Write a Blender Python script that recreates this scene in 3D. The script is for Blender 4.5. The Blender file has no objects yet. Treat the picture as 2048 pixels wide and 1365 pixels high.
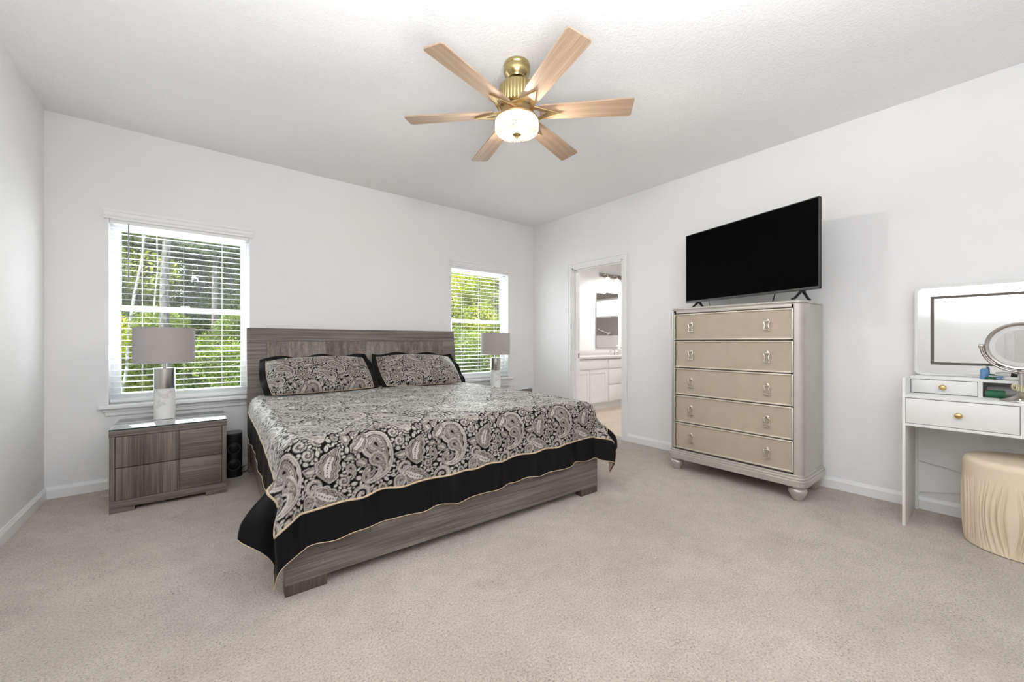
import bpy, bmesh, math, random
import numpy as np
from mathutils import Vector, Matrix

PI = math.pi
S = bpy.context.scene
COL = S.collection
random.seed(7)

# ------------------------------------------------------------------ camera
cam_data = bpy.data.cameras.new('camera')
cam_data.sensor_width = 36.0
cam_data.lens = 791.29 / 2048 * 36.0
cam_data.shift_y = 1.27 / 2048
cam_data.clip_start = 0.05
cam_data.clip_end = 300
cam = bpy.data.objects.new('camera', cam_data)
COL.objects.link(cam)
cam.location = (0.831, -4.224, 1.1104)
cam.rotation_euler = (PI / 2, 0, math.radians(-38.6418))
S.camera = cam

# ------------------------------------------------------------------ view, world, sun, area lights
S.view_settings.view_transform = 'Standard'
S.view_settings.look = 'None'
S.view_settings.gamma = 1.0
S.view_settings.use_curve_mapping = False
S.view_settings.exposure = -0.42
S.cycles.use_denoising = True
S.cycles.max_bounces = 12
S.cycles.diffuse_bounces = 6
S.cycles.glossy_bounces = 5
S.cycles.transparent_max_bounces = 24
S.cycles.sample_clamp_indirect = 6.0

world = bpy.data.worlds.new('sky')
S.world = world
world.use_nodes = True
wn = world.node_tree
wn.nodes['Background'].inputs['Color'].default_value = (0.86, 0.93, 1.0, 1)
wn.nodes['Background'].inputs['Strength'].default_value = 4.6


def light(name, kind, loc, rot, power, color, size=None, size_y=None, radius=None, spread=None):
    d = bpy.data.lights.new(name, kind)
    d.energy = power
    d.color = color
    if kind == 'AREA':
        d.shape = 'RECTANGLE'
        d.size = size
        d.size_y = size_y
    if radius is not None:
        d.shadow_soft_size = radius
    if spread is not None:
        d.spread = math.radians(spread)
    o = bpy.data.objects.new(name, d)
    COL.objects.link(o)
    o.location = loc
    o.rotation_euler = rot
    return o


sun = light('sun', 'SUN', (0, -10, 20), (math.radians(48), 0, math.radians(-72)), 17.0, (1.0, 0.95, 0.84))
sun.data.angle = math.radians(3)
# the photographer's flash, bounced off the ceiling above the camera
light('bounce_flash', 'AREA', (1.00, -4.35, 1.20), (math.radians(180), 0, 0), 138, (0.925, 0.962, 1.0), 1.2, 1.2, spread=150)
# area lamps added behind the blinds for the windows' daylight, tilted slightly down
light('daylight_window_left', 'AREA', (0.76, 0.078, 1.36), (math.radians(-90 + 3), 0, 0), 24, (0.93, 0.97, 1.0), 0.82, 1.34)
light('daylight_window_right', 'AREA', (3.70, 0.078, 1.36), (math.radians(-90 + 3), 0, 0), 24, (0.93, 0.97, 1.0), 0.82, 1.34)


# ------------------------------------------------------------------ mesh helpers
class MB:
    """collects shapes, then links them as one mesh object"""

    def __init__(s):
        s.v, s.f, s.m = [], [], []

    def add(s, vs, fs, M=None, mi=0):
        b = len(s.v)
        if M is not None:
            vs = [tuple(M @ Vector(p)) for p in vs]
        s.v.extend(tuple(p) for p in vs)
        for f in fs:
            s.f.append(tuple(b + i for i in f))
            s.m.append(mi)
        return s

    def box(s, x0, x1, y0, y1, z0, z1, bev=0.0, M=None, mi=0, seg=2):
        x0, x1 = min(x0, x1), max(x0, x1)
        y0, y1 = min(y0, y1), max(y0, y1)
        z0, z1 = min(z0, z1), max(z0, z1)
        vs = [(x0, y0, z0), (x1, y0, z0), (x1, y1, z0), (x0, y1, z0), (x0, y0, z1), (x1, y0, z1), (x1, y1, z1), (x0, y1, z1)]
        fs = [(0, 3, 2, 1), (4, 5, 6, 7), (0, 1, 5, 4), (1, 2, 6, 5), (2, 3, 7, 6), (3, 0, 4, 7)]
        if bev > 0:
            bm = bmesh.new()
            bv = [bm.verts.new(p) for p in vs]
            for f in fs:
                bm.faces.new([bv[i] for i in f])
            bmesh.ops.bevel(bm, geom=bm.edges[:], offset=bev, segments=seg, profile=0.5, affect='EDGES')
            bm.verts.index_update()
            vs = [tuple(p.co) for p in bm.verts]
            fs = [tuple(q.index for q in f.verts) for f in bm.faces]
            bm.free()
        return s.add(vs, fs, M, mi)

    def lathe(s, prof, n=32, M=None, rib=None, mi=0, cap=True):
        vs, fs = [], []
        for (r, z) in prof:
            for k in range(n):
                t = 2 * PI * k / n
                rr = r * (1 + (rib(t, z) if rib else 0))
                vs.append((rr * math.cos(t), rr * math.sin(t), z))
        for i in range(len(prof) - 1):
            for k in range(n):
                k2 = (k + 1) % n
                fs.append((i * n + k, i * n + k2, (i + 1) * n + k2, (i + 1) * n + k))
        if cap:
            fs.append(tuple(range(n - 1, -1, -1)))
            fs.append(tuple((len(prof) - 1) * n + k for k in range(n)))
        return s.add(vs, fs, M, mi)

    def tube(s, pts, r, n=10, closed=False, M=None, mi=0):
        pts = [Vector(p) for p in pts]
        N = len(pts)
        rs = r if isinstance(r, (list, tuple)) else [r] * N
        vs, fs = [], []
        up = None
        for i, p in enumerate(pts):
            a = pts[(i - 1) % N] if (closed or i > 0) else p
            b = pts[(i + 1) % N] if (closed or i < N - 1) else p
            d = (b - a).normalized()
            if up is None:
                up = Vector((0, 0, 1)) if abs(d.z) < 0.9 else Vector((1, 0, 0))
            x = d.cross(up).normalized()
            up = x.cross(d).normalized()
            for k in range(n):
                t = 2 * PI * k / n
                vs.append(tuple(p + rs[i] * (math.cos(t) * x + math.sin(t) * up)))
        for i in range(N if closed else N - 1):
            j = (i + 1) % N
            for k in range(n):
                k2 = (k + 1) % n
                fs.append((i * n + k, i * n + k2, j * n + k2, j * n + k))
        if not closed:
            fs.append(tuple(range(n - 1, -1, -1)))
            fs.append(tuple((N - 1) * n + k for k in range(n)))
        return s.add(vs, fs, M, mi)

    def prism(s, poly, z0, z1, M=None, mi=0):
        n = len(poly)
        vs = [(x, y, z0) for x, y in poly] + [(x, y, z1) for x, y in poly]
        fs = [tuple(range(n - 1, -1, -1)), tuple(range(n, 2 * n))]
        fs += [(k, (k + 1) % n, n + (k + 1) % n, n + k) for k in range(n)]
        return s.add(vs, fs, M, mi)

    def build(s, name, mats, parent=None, smooth=35, bevel=0.0):
        me = bpy.data.meshes.new(name)
        me.from_pydata(s.v, [], s.f)
        bm = bmesh.new()
        bm.from_mesh(me)
        bmesh.ops.recalc_face_normals(bm, faces=bm.faces[:])
        bm.to_mesh(me)
        bm.free()
        mats = mats if isinstance(mats, (list, tuple)) else [mats]
        for m in mats:
            me.materials.append(m)
        if len(mats) > 1:
            me.polygons.foreach_set('material_index', s.m)
        finish(me, smooth)
        o = bpy.data.objects.new(name, me)
        COL.objects.link(o)
        if parent is not None:
            o.parent = parent
        if bevel > 0:
            b = o.modifiers.new('bevel', 'BEVEL')
            b.width = bevel
            b.segments = 2
            b.limit_method = 'ANGLE'
        return o


def finish(me, smooth):
    if smooth:
        me.polygons.foreach_set('use_smooth', [True] * len(me.polygons))
        if smooth < 180:
            me.set_sharp_from_angle(angle=math.radians(smooth))
    me.update()


def grid_mesh(name, P, mat, parent=None, color=None, closed_u=False, smooth=180, flip=False):
    """P: (nu, nv, 3) array of points -> one smooth mesh object; color: (nu, nv, 3)"""
    nu, nv = P.shape[:2]
    idx = np.arange(nu * nv).reshape(nu, nv)
    if closed_u:
        idx = np.vstack([idx, idx[:1]])
    a, b, c, d = idx[:-1, :-1], idx[1:, :-1], idx[1:, 1:], idx[:-1, 1:]
    F = np.stack([a, b, c, d], -1).reshape(-1, 4)
    if flip:
        F = F[:, ::-1]
    me = bpy.data.meshes.new(name)
    me.vertices.add(nu * nv)
    me.vertices.foreach_set('co', P.reshape(-1).astype(np.float32))
    me.loops.add(F.size)
    me.loops.foreach_set('vertex_index', F.reshape(-1).astype(np.int32))
    me.polygons.add(len(F))
    me.polygons.foreach_set('loop_start', np.arange(0, F.size, 4, dtype=np.int32))
    me.polygons.foreach_set('loop_total', np.full(len(F), 4, dtype=np.int32))
    me.update(calc_edges=True)
    me.materials.append(mat)
    if color is not None:
        at = me.color_attributes.new('pattern', 'FLOAT_COLOR', 'POINT')
        C4 = np.ones((nu * nv, 4), np.float32)
        C4[:, :3] = color.reshape(-1, 3)
        at.data.foreach_set('color', C4.reshape(-1))
    finish(me, smooth)
    o = bpy.data.objects.new(name, me)
    COL.objects.link(o)
    if parent is not None:
        o.parent = parent
    return o


def tag(o, label, cat, group=None, kind=None):
    o['label'] = label
    o['category'] = cat
    if group:
        o['group'] = group
    if kind:
        o['kind'] = kind
    return o


def thing(name, label, cat, loc=(0, 0, 0), rz=0.0, group=None):
    o = bpy.data.objects.new(name, None)
    o.empty_display_size = 0.05
    COL.objects.link(o)
    o.location = loc
    o.rotation_euler = (0, 0, rz)
    return tag(o, label, cat, group)


def copy_tree(o, parent=None):
    c = o.copy()
    COL.objects.link(c)
    if parent is not None:
        c.parent = parent
    for ch in list(o.children):
        copy_tree(ch, c)
    return c


def struct(name, mb, mat, label=None, parent=None, smooth=35):
    o = mb.build(name, mat, parent, smooth)
    if parent is None:
        o['kind'] = 'structure'
        if label:
            o['label'] = label
            o['category'] = name.split('_')[0]
    return o


T = Matrix.Translation
RX = lambda a: Matrix.Rotation(a, 4, 'X')
RY = lambda a: Matrix.Rotation(a, 4, 'Y')
RZ = lambda a: Matrix.Rotation(a, 4, 'Z')


# ------------------------------------------------------------------ materials
def new_mat(name):
    m = bpy.data.materials.new(name)
    m.use_nodes = True
    nt = m.node_tree
    return m, nt, nt.nodes['Principled BSDF'], nt.nodes['Material Output']


def node(nt, t, **kw):
    n = nt.nodes.new(t)
    for k, v in kw.items():
        if k in n.inputs:
            n.inputs[k].default_value = v
        else:
            setattr(n, k, v)
    return n


def coords(nt, scale=(1, 1, 1), rot=(0, 0, 0), kind='Object'):
    tc = node(nt, 'ShaderNodeTexCoord')
    mp = node(nt, 'ShaderNodeMapping')
    mp.inputs['Scale'].default_value = scale
    mp.inputs['Rotation'].default_value = rot
    nt.links.new(tc.outputs[kind], mp.inputs['Vector'])
    return mp.outputs['Vector']


def ramp(nt, fac, stops):
    r = node(nt, 'ShaderNodeValToRGB')
    e = r.color_ramp.elements
    while len(e) < len(stops):
        e.new(0.5)
    for k, (p, c) in enumerate(stops):
        e[k].position = p
        e[k].color = (*c, 1)
    nt.links.new(fac, r.inputs['Fac'])
    return r.outputs['Color']


def noise(nt, vec, scale, detail=4, rough=0.55):
    n = node(nt, 'ShaderNodeTexNoise')
    n.inputs['Scale'].default_value = scale
    n.inputs['Detail'].default_value = detail
    n.inputs['Roughness'].default_value = rough
    if vec is not None:
        nt.links.new(vec, n.inputs['Vector'])
    return n.outputs['Fac']


def mix(nt, a, b, fac, mode='MIX'):
    m = node(nt, 'ShaderNodeMix', data_type='RGBA', blend_type=mode)
    for s, v in (('A', a), ('B', b)):
        sock = [i for i in m.inputs if i.name == s and i.type == 'RGBA'][0]
        if isinstance(v, tuple):
            sock.default_value = (*v, 1)
        else:
            nt.links.new(v, sock)
    fs = [i for i in m.inputs if i.name == 'Factor' and i.type == 'VALUE'][0]
    if isinstance(fac, (int, float)):
        fs.default_value = fac
    else:
        nt.links.new(fac, fs)
    return [o for o in m.outputs if o.type == 'RGBA'][0]


def bump(nt, height, bsdf, strength, dist):
    b = node(nt, 'ShaderNodeBump')
    b.inputs['Strength'].default_value = strength
    b.inputs['Distance'].default_value = dist
    nt.links.new(height, b.inputs['Height'])
    nt.links.new(b.outputs['Normal'], bsdf.inputs['Normal'])


def simple(name, color, rough=0.5, metal=0.0, spec=0.5, var=0.06, vscale=14, bmp=0.0, bscale=200, kind='Object', coat=0.0, stretch=(1, 1, 1)):
    m, nt, p, out = new_mat(name)
    v = coords(nt, stretch, kind=kind)
    f = noise(nt, v, vscale, 3)
    lo = tuple(max(0, c * (1 - var)) for c in color)
    hi = tuple(min(1, c * (1 + var)) for c in color)
    nt.links.new(ramp(nt, f, [(0.3, lo), (0.7, hi)]), p.inputs['Base Color'])
    p.inputs['Roughness'].default_value = rough
    p.inputs['Metallic'].default_value = metal
    p.inputs['Specular IOR Level'].default_value = spec
    p.inputs['Coat Weight'].default_value = coat
    if bmp > 0:
        bump(nt, noise(nt, v, bscale, 3), p, bmp, 0.004)
    return m


def wall_paint(name, color, bscale, strength, dist):
    m, nt, p, out = new_mat(name)
    v = coords(nt)
    nt.links.new(ramp(nt, noise(nt, v, 3, 2), [(0.3, tuple(c * 0.985 for c in color)), (0.7, color)]), p.inputs['Base Color'])
    p.inputs['Roughness'].default_value = 0.75
    p.inputs['Specular IOR Level'].default_value = 0.25
    n = noise(nt, v, bscale, 3, 0.6)
    r = ramp(nt, n, [(0.42, (0, 0, 0)), (0.62, (1, 1, 1))])
    bump(nt, r, p, strength, dist)
    return m


def wood(name, axis, dark, lite, strip=0.0, strip_axis=0, fine=1.0, rough=0.42):
    """grain running along axis 0/1/2 of the object; strip: width of veneer leaves with their own tone"""
    m, nt, p, out = new_mat(name)
    sc = [42.0 * fine] * 3
    sc[axis] = 1.1
    v = coords(nt, tuple(sc))
    sc2 = [230.0 * fine] * 3
    sc2[axis] = 3.0
    v2 = coords(nt, tuple(sc2))
    n1 = noise(nt, v, 1.0, 6, 0.62)
    n2 = noise(nt, v2, 1.0, 3, 0.6)
    add = node(nt, 'ShaderNodeMath', operation='MULTIPLY_ADD')
    nt.links.new(n2, add.inputs[0])
    add.inputs[1].default_value = 0.75
    nt.links.new(n1, add.inputs[2])
    mid = tuple((a + b) / 2 for a, b in zip(dark, lite))
    colr = ramp(nt, add.outputs[0], [(0.62, dark), (0.86, mid), (1.10, lite)])
    if strip > 0:
        tc = node(nt, 'ShaderNodeTexCoord')
        sx = node(nt, 'ShaderNodeSeparateXYZ')
        nt.links.new(tc.outputs['Object'], sx.inputs[0])
        dv = node(nt, 'ShaderNodeMath', operation='DIVIDE')
        nt.links.new(sx.outputs[strip_axis], dv.inputs[0])
        dv.inputs[1].default_value = strip
        fl = node(nt, 'ShaderNodeMath', operation='FLOOR')
        nt.links.new(dv.outputs[0], fl.inputs[0])
        wnz = node(nt, 'ShaderNodeTexWhiteNoise', noise_dimensions='1D')
        nt.links.new(fl.outputs[0], wnz.inputs['W'])
        tone = ramp(nt, wnz.outputs['Value'], [(0.0, (0.78, 0.76, 0.76)), (1.0, (1.12, 1.1, 1.08))])
        colr = mix(nt, colr, tone, 1.0, 'MULTIPLY')
    nt.links.new(colr, p.inputs['Base Color'])
    p.inputs['Roughness'].default_value = rough
    p.inputs['Specular IOR Level'].default_value = 0.35
    bump(nt, add.outputs[0], p, 0.25, 0.0015)
    return m


M = {}
M['wall'] = wall_paint('painted_wall', (0.84, 0.84, 0.842), 95, 0.07, 0.004)
M['ceiling'] = wall_paint('textured_ceiling', (0.89, 0.89, 0.89), 75, 0.28, 0.006)
M['trim'] = simple('white_trim', (0.84, 0.84, 0.845), 0.38, spec=0.4, var=0.01)
M['blind'] = simple('white_blind', (0.86, 0.86, 0.86), 0.42, spec=0.4, var=0.01)
M['vinyl'] = simple('white_vinyl', (0.88, 0.89, 0.90), 0.4, spec=0.4, var=0.01)


def carpet():
    m, nt, p, out = new_mat('carpet')
    v = coords(nt)
    big = noise(nt, v, 1.5, 3, 0.6)
    med = noise(nt, v, 11, 4, 0.65)
    fine = noise(nt, v, 120, 4, 0.8)
    fib = noise(nt, v, 420, 2, 0.8)
    c1 = ramp(nt, fine, [(0.30, (0.23, 0.195, 0.165)), (0.46, (0.55, 0.495, 0.45)), (0.64, (0.70, 0.645, 0.595))])
    c2 = ramp(nt, med, [(0.32, (0.91, 0.905, 0.90)), (0.62, (1.03, 1.03, 1.03))])
    c3 = ramp(nt, big, [(0.35, (0.92, 0.91, 0.90)), (0.60, (1.06, 1.06, 1.06))])
    c = mix(nt, c1, c2, 1.0, 'MULTIPLY')
    c = mix(nt, c, c3, 1.0, 'MULTIPLY')
    flk = noise(nt, v, 95, 3, 0.85)
    pat = noise(nt, v, 5.0, 3, 0.6)
    fm = node(nt, 'ShaderNodeMath', operation='MULTIPLY_ADD')
    nt.links.new(pat, fm.inputs[0])
    fm.inputs[1].default_value = 0.35
    nt.links.new(flk, fm.inputs[2])
    c = mix(nt, c, ramp(nt, fm.outputs[0], [(0.50, (0.50, 0.46, 0.42)), (0.58, (1.0, 1.0, 1.0))]), 1.0, 'MULTIPLY')
    c = mix(nt, c, (0.97, 0.925, 0.875), 1.0, 'MULTIPLY')
    nt.links.new(c, p.inputs['Base Color'])
    p.inputs['Roughness'].default_value = 0.95
    p.inputs['Specular IOR Level'].default_value = 0.1
    p.inputs['Sheen Weight'].default_value = 0.25
    p.inputs['Sheen Roughness'].default_value = 0.5
    h = node(nt, 'ShaderNodeMath', operation='MULTIPLY_ADD')
    nt.links.new(fib, h.inputs[0])
    h.inputs[1].default_value = 0.5
    nt.links.new(fine, h.inputs[2])
    bump(nt, h.outputs[0], p, 0.8, 0.008)
    return m


M['carpet'] = carpet()
DK, LT = (0.075, 0.061, 0.053), (0.230, 0.196, 0.172)
M['wood_x'] = wood('grey_oak_x', 0, DK, LT)
M['wood_y'] = wood('grey_oak_y', 1, DK, LT)
M['wood_z'] = wood('grey_oak_z', 2, DK, LT)
M['wood_panel'] = wood('grey_oak_leaves', 2, (0.085, 0.067, 0.056), (0.250, 0.208, 0.178), strip=0.155, strip_axis=0)
M['wood_dark_and_gap'] = wood('dark_oak_and_gap_shade', 2, (0.05, 0.038, 0.03), (0.12, 0.092, 0.074))
M['wood_drawer_z'] = wood('drawer_oak_z', 2, (0.070, 0.056, 0.048), (0.215, 0.178, 0.150), strip=0.115, strip_axis=0)
M['wood_drawer_x'] = wood('drawer_oak_x', 0, (0.085, 0.066, 0.052), (0.225, 0.182, 0.148))
M['gap_shade'] = simple('painted_gap_shade', (0.012, 0.011, 0.010), 0.8)  # shade put into colour, for the gaps around the nightstand drawers
M['steel'] = simple('brushed_steel', (0.62, 0.61, 0.60), 0.28, 1.0, var=0.08, vscale=30, stretch=(1, 1, 0.02))
M['chrome'] = simple('chrome', (0.80, 0.80, 0.80), 0.08, 1.0, var=0.01)
M['nickel'] = simple('brushed_nickel', (0.50, 0.47, 0.44), 0.26, 1.0, var=0.04)
M['brass'] = simple('antique_brass', (0.50, 0.40, 0.19), 0.26, 1.0, var=0.06)
M['brass_satin'] = simple('satin_brass', (0.62, 0.47, 0.26), 0.42, 1.0, var=0.05)
M['gold'] = simple('gold_knob', (0.66, 0.47, 0.20), 0.3, 1.0, var=0.03)
M['blade'] = wood('fan_blade_oak', 0, (0.32, 0.215, 0.14), (0.48, 0.35, 0.25), fine=0.8, rough=0.4)
M['shade'] = simple('grey_linen', (0.42, 0.395, 0.38), 0.85, var=0.05, vscale=300, bmp=0.15, bscale=500)
M['champagne'] = simple('champagne_paint', (0.50, 0.475, 0.43), 0.34, 0.45, var=0.05, vscale=6)
M['champagne_lite'] = simple('pale_champagne_moulding', (0.66, 0.60, 0.51), 0.3, 0.4, var=0.03)
M['champagne_fabric'] = simple('beige_leatherette', (0.445, 0.372, 0.292), 0.55, 0.12, var=0.05, vscale=7, bmp=0.2, bscale=420)
M['silver'] = simple('polished_handle', (0.80, 0.75, 0.65), 0.12, 1.0, var=0.02)
M['tv_black'] = simple('black_plastic', (0.012, 0.012, 0.012), 0.4, spec=0.3)
M['tv_bezel'] = simple('dark_bezel', (0.05, 0.052, 0.054), 0.35, spec=0.4)
M['screen'] = simple('black_screen', (0.0015, 0.0015, 0.0015), 0.5, spec=0.02)
M['vanity'] = simple('white_laminate', (0.74, 0.74, 0.725), 0.4, spec=0.4, var=0.015)
M['mirror'] = simple('mirror_glass', (0.74, 0.745, 0.74), 0.02, 1.0, var=0.0)
M['led'] = simple('unlit_led_strip', (0.10, 0.085, 0.07), 0.5, var=0.02)
M['velvet'] = simple('cream_velvet', (0.71, 0.60, 0.45), 0.75, var=0.05, vscale=5, bmp=0.06, bscale=300)
M['black_fabric'] = simple('black_satin', (0.004, 0.004, 0.005), 0.5, spec=0.14, var=0.2, vscale=60)
M['tan'] = simple('tan_piping', (0.47, 0.36, 0.245), 0.6, var=0.05)
M['cord_black'] = simple('black_cord', (0.01, 0.01, 0.01), 0.5)
M['cord_white'] = simple('white_cord', (0.7, 0.7, 0.69), 0.5)
M['cabinet'] = simple('white_cabinet', (0.83, 0.825, 0.815), 0.4, spec=0.4, var=0.01)
M['quartz'] = simple('pale_quartz', (0.68, 0.65, 0.62), 0.25, var=0.05, vscale=60)
M['sheet'] = simple('white_ticking', (0.75, 0.75, 0.74), 0.8)
M['plastic_white'] = simple('white_plastic', (0.82, 0.82, 0.79), 0.4)
M['plastic_blue'] = simple('blue_plastic', (0.14, 0.29, 0.55), 0.35, var=0.1, vscale=40)
M['plastic_green'] = simple('green_fabric', (0.02, 0.12, 0.055), 0.7, bmp=0.3, bscale=300)
M['grey_towel'] = simple('grey_cloth', (0.33, 0.32, 0.30), 0.8, bmp=0.3)
M['cream_plastic'] = simple('cream_plastic', (0.74, 0.68, 0.46), 0.4)


def marble():
    m, nt, p, out = new_mat('white_marble')
    v = coords(nt)
    a = noise(nt, v, 6, 5, 0.6)
    c = ramp(nt, a, [(0.36, (0.77, 0.765, 0.75)), (0.395, (0.62, 0.615, 0.605)), (0.43, (0.80, 0.795, 0.78))])
    nt.links.new(c, p.inputs['Base Color'])
    p.inputs['Roughness'].default_value = 0.3
    return m


M['marble'] = marble()


def thin_glass(name, tint, refl_rough=0.0, base=0.04):
    """window pane: lets light straight through and mirrors at grazing angles"""
    m, nt, p, out = new_mat(name)
    nt.nodes.remove(p)
    tr = node(nt, 'ShaderNodeBsdfTransparent')
    tr.inputs['Color'].default_value = (*tint, 1)
    gl = node(nt, 'ShaderNodeBsdfGlossy')
    gl.inputs['Roughness'].default_value = refl_rough
    fr = node(nt, 'ShaderNodeFresnel')
    fr.inputs['IOR'].default_value = 1.45
    ms = node(nt, 'ShaderNodeMixShader')
    nt.links.new(fr.outputs[0], ms.inputs[0])
    nt.links.new(tr.outputs[0], ms.inputs[1])
    nt.links.new(gl.outputs[0], ms.inputs[2])
    nt.links.new(ms.outputs[0], out.inputs['Surface'])
    return m


M['pane'] = thin_glass('window_glass', (0.95, 0.975, 0.965))


def table_glass():
    m, nt, p, out = new_mat('green_edged_glass')
    v = coords(nt)
    nt.links.new(ramp(nt, noise(nt, v, 3, 2), [(0.3, (0.30, 0.33, 0.33)), (0.7, (0.33, 0.36, 0.36))]), p.inputs['Base Color'])
    p.inputs['Roughness'].default_value = 0.05
    p.inputs['Coat Weight'].default_value = 1.0
    p.inputs['Coat Roughness'].default_value = 0.02
    p.inputs['Coat IOR'].default_value = 1.9
    return m


M['table_glass'] = table_glass()
M['glass_edge'] = simple('glass_edge', (0.01, 0.035, 0.032), 0.15)


def bowl_glass():
    m, nt, p, out = new_mat('cut_glass_bowl')
    nt.nodes.remove(p)
    tr = node(nt, 'ShaderNodeBsdfTransparent')
    tl = node(nt, 'ShaderNodeBsdfTranslucent')
    tl.inputs['Color'].default_value = (1.0, 0.96, 0.88, 1)
    gl = node(nt, 'ShaderNodeBsdfGlossy')
    gl.inputs['Roughness'].default_value = 0.1
    v = coords(nt)
    vo = node(nt, 'ShaderNodeTexVoronoi', feature='DISTANCE_TO_EDGE')
    vo.inputs['Scale'].default_value = 48
    nt.links.new(v, vo.inputs['Vector'])
    nt.links.new(ramp(nt, vo.outputs['Distance'], [(0.05, (0.03, 0.021, 0.013)), (0.30, (0.95, 0.93, 0.90))]), tr.inputs['Color'])
    f = node(nt, 'ShaderNodeMapRange')
    f.inputs['From Max'].default_value = 0.18
    f.inputs['To Min'].default_value = 0.015
    f.inputs['To Max'].default_value = 0.006
    nt.links.new(vo.outputs['Distance'], f.inputs['Value'])
    m1 = node(nt, 'ShaderNodeMixShader')
    nt.links.new(f.outputs[0], m1.inputs[0])
    nt.links.new(tr.outputs[0], m1.inputs[1])
    nt.links.new(tl.outputs[0], m1.inputs[2])
    m2 = node(nt, 'ShaderNodeMixShader')
    m2.inputs[0].default_value = 0.08
    nt.links.new(m1.outputs[0], m2.inputs[1])
    nt.links.new(gl.outputs[0], m2.inputs[2])
    nt.links.new(m2.outputs[0], out.inputs['Surface'])
    return m


M['bowl'] = bowl_glass()


def glow(name, color, strength):
    m, nt, p, out = new_mat(name)
    v = coords(nt)
    c = ramp(nt, noise(nt, v, 5, 1), [(0.0, color), (1.0, color)])
    nt.links.new(c, p.inputs['Emission Color'])
    p.inputs['Emission Strength'].default_value = strength
    p.inputs['Base Color'].default_value = (0.9, 0.9, 0.9, 1)
    return m


M['bulb'] = glow('lit_bulb', (1.0, 0.86, 0.62), 5)
M['bath_shade'] = glow('lit_frosted_shade', (1.0, 0.97, 0.92), 3.0)


def tile(name, c, grout, sx, sy, off=0.5, rot=(0, 0, 0), rough=0.35):
    m, nt, p, out = new_mat(name)
    v = coords(nt, rot=rot)
    b = node(nt, 'ShaderNodeTexBrick')
    b.offset = off
    b.inputs['Color1'].default_value = (*c, 1)
    b.inputs['Color2'].default_value = (*[x * 0.93 for x in c], 1)
    b.inputs['Mortar'].default_value = (*grout, 1)
    b.inputs['Scale'].default_value = 1.0
    b.inputs['Mortar Size'].default_value = 0.003
    b.inputs['Brick Width'].default_value = sx
    b.inputs['Row Height'].default_value = sy
    nt.links.new(v, b.inputs['Vector'])
    c2 = ramp(nt, noise(nt, coords(nt, (2, 14, 2)), 3, 4), [(0.3, (0.9, 0.89, 0.88)), (0.7, (1.06, 1.05, 1.04))])
    nt.links.new(mix(nt, b.outputs['Color'], c2, 1.0, 'MULTIPLY'), p.inputs['Base Color'])
    p.inputs['Roughness'].default_value = rough
    return m


M['bath_floor'] = tile('beige_floor_tile', (0.60, 0.50, 0.40), (0.50, 0.43, 0.36), 0.6, 0.2)
M['shower_tile'] = tile('taupe_wall_tile', (0.36, 0.33, 0.30), (0.30, 0.28, 0.26), 0.6, 0.3, rot=(0, PI / 2, PI / 2))


def attr_fabric():
    m, nt, p, out = new_mat('paisley_jacquard')
    a = node(nt, 'ShaderNodeVertexColor', layer_name='pattern')
    v = coords(nt)
    weave = ramp(nt, noise(nt, v, 500, 2), [(0.3, (0.82, 0.82, 0.82)), (0.7, (1.12, 1.12, 1.12))])
    nt.links.new(mix(nt, a.outputs['Color'], weave, 1.0, 'MULTIPLY'), p.inputs['Base Color'])
    p.inputs['Roughness'].default_value = 0.5
    p.inputs['Specular IOR Level'].default_value = 0.6
    sw = node(nt, 'ShaderNodeMapRange')
    sw.inputs['From Max'].default_value = 0.40
    sw.inputs['To Min'].default_value = 0.03
    sw.inputs['To Max'].default_value = 1.0
    nt.links.new(a.outputs['Color'], sw.inputs['Value'])
    nt.links.new(sw.outputs[0], p.inputs['Sheen Weight'])
    sl = node(nt, 'ShaderNodeMath', operation='MULTIPLY')
    sl.inputs[1].default_value = 0.75
    nt.links.new(sw.outputs[0], sl.inputs[0])
    nt.links.new(sl.outputs[0], p.inputs['Specular IOR Level'])
    p.inputs['Sheen Roughness'].default_value = 0.32
    p.inputs['Sheen Tint'].default_value = (1, 0.98, 0.95, 1)
    bump(nt, noise(nt, v, 260, 2), p, 0.15, 0.002)
    return m


M['paisley'] = attr_fabric()


def leaf(name, c1, c2, c3):
    m, nt, p, out = new_mat(name)
    v = coords(nt)
    oi = node(nt, 'ShaderNodeObjectInfo')
    f = noise(nt, v, 1.7, 5, 0.75)
    c = ramp(nt, f, [(0.30, c1), (0.5, c2), (0.68, c3)])
    nt.nodes.remove(p)
    d = node(nt, 'ShaderNodeBsdfDiffuse')
    t = node(nt, 'ShaderNodeBsdfTranslucent')
    nt.links.new(c, d.inputs['Color'])
    nt.links.new(c, t.inputs['Color'])
    ms = node(nt, 'ShaderNodeMixShader')
    ms.inputs[0].default_value = 0.35
    nt.links.new(d.outputs[0], ms.inputs[1])
    nt.links.new(t.outputs[0], ms.inputs[2])
    nt.links.new(ms.outputs[0], out.inputs['Surface'])
    return m


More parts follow.
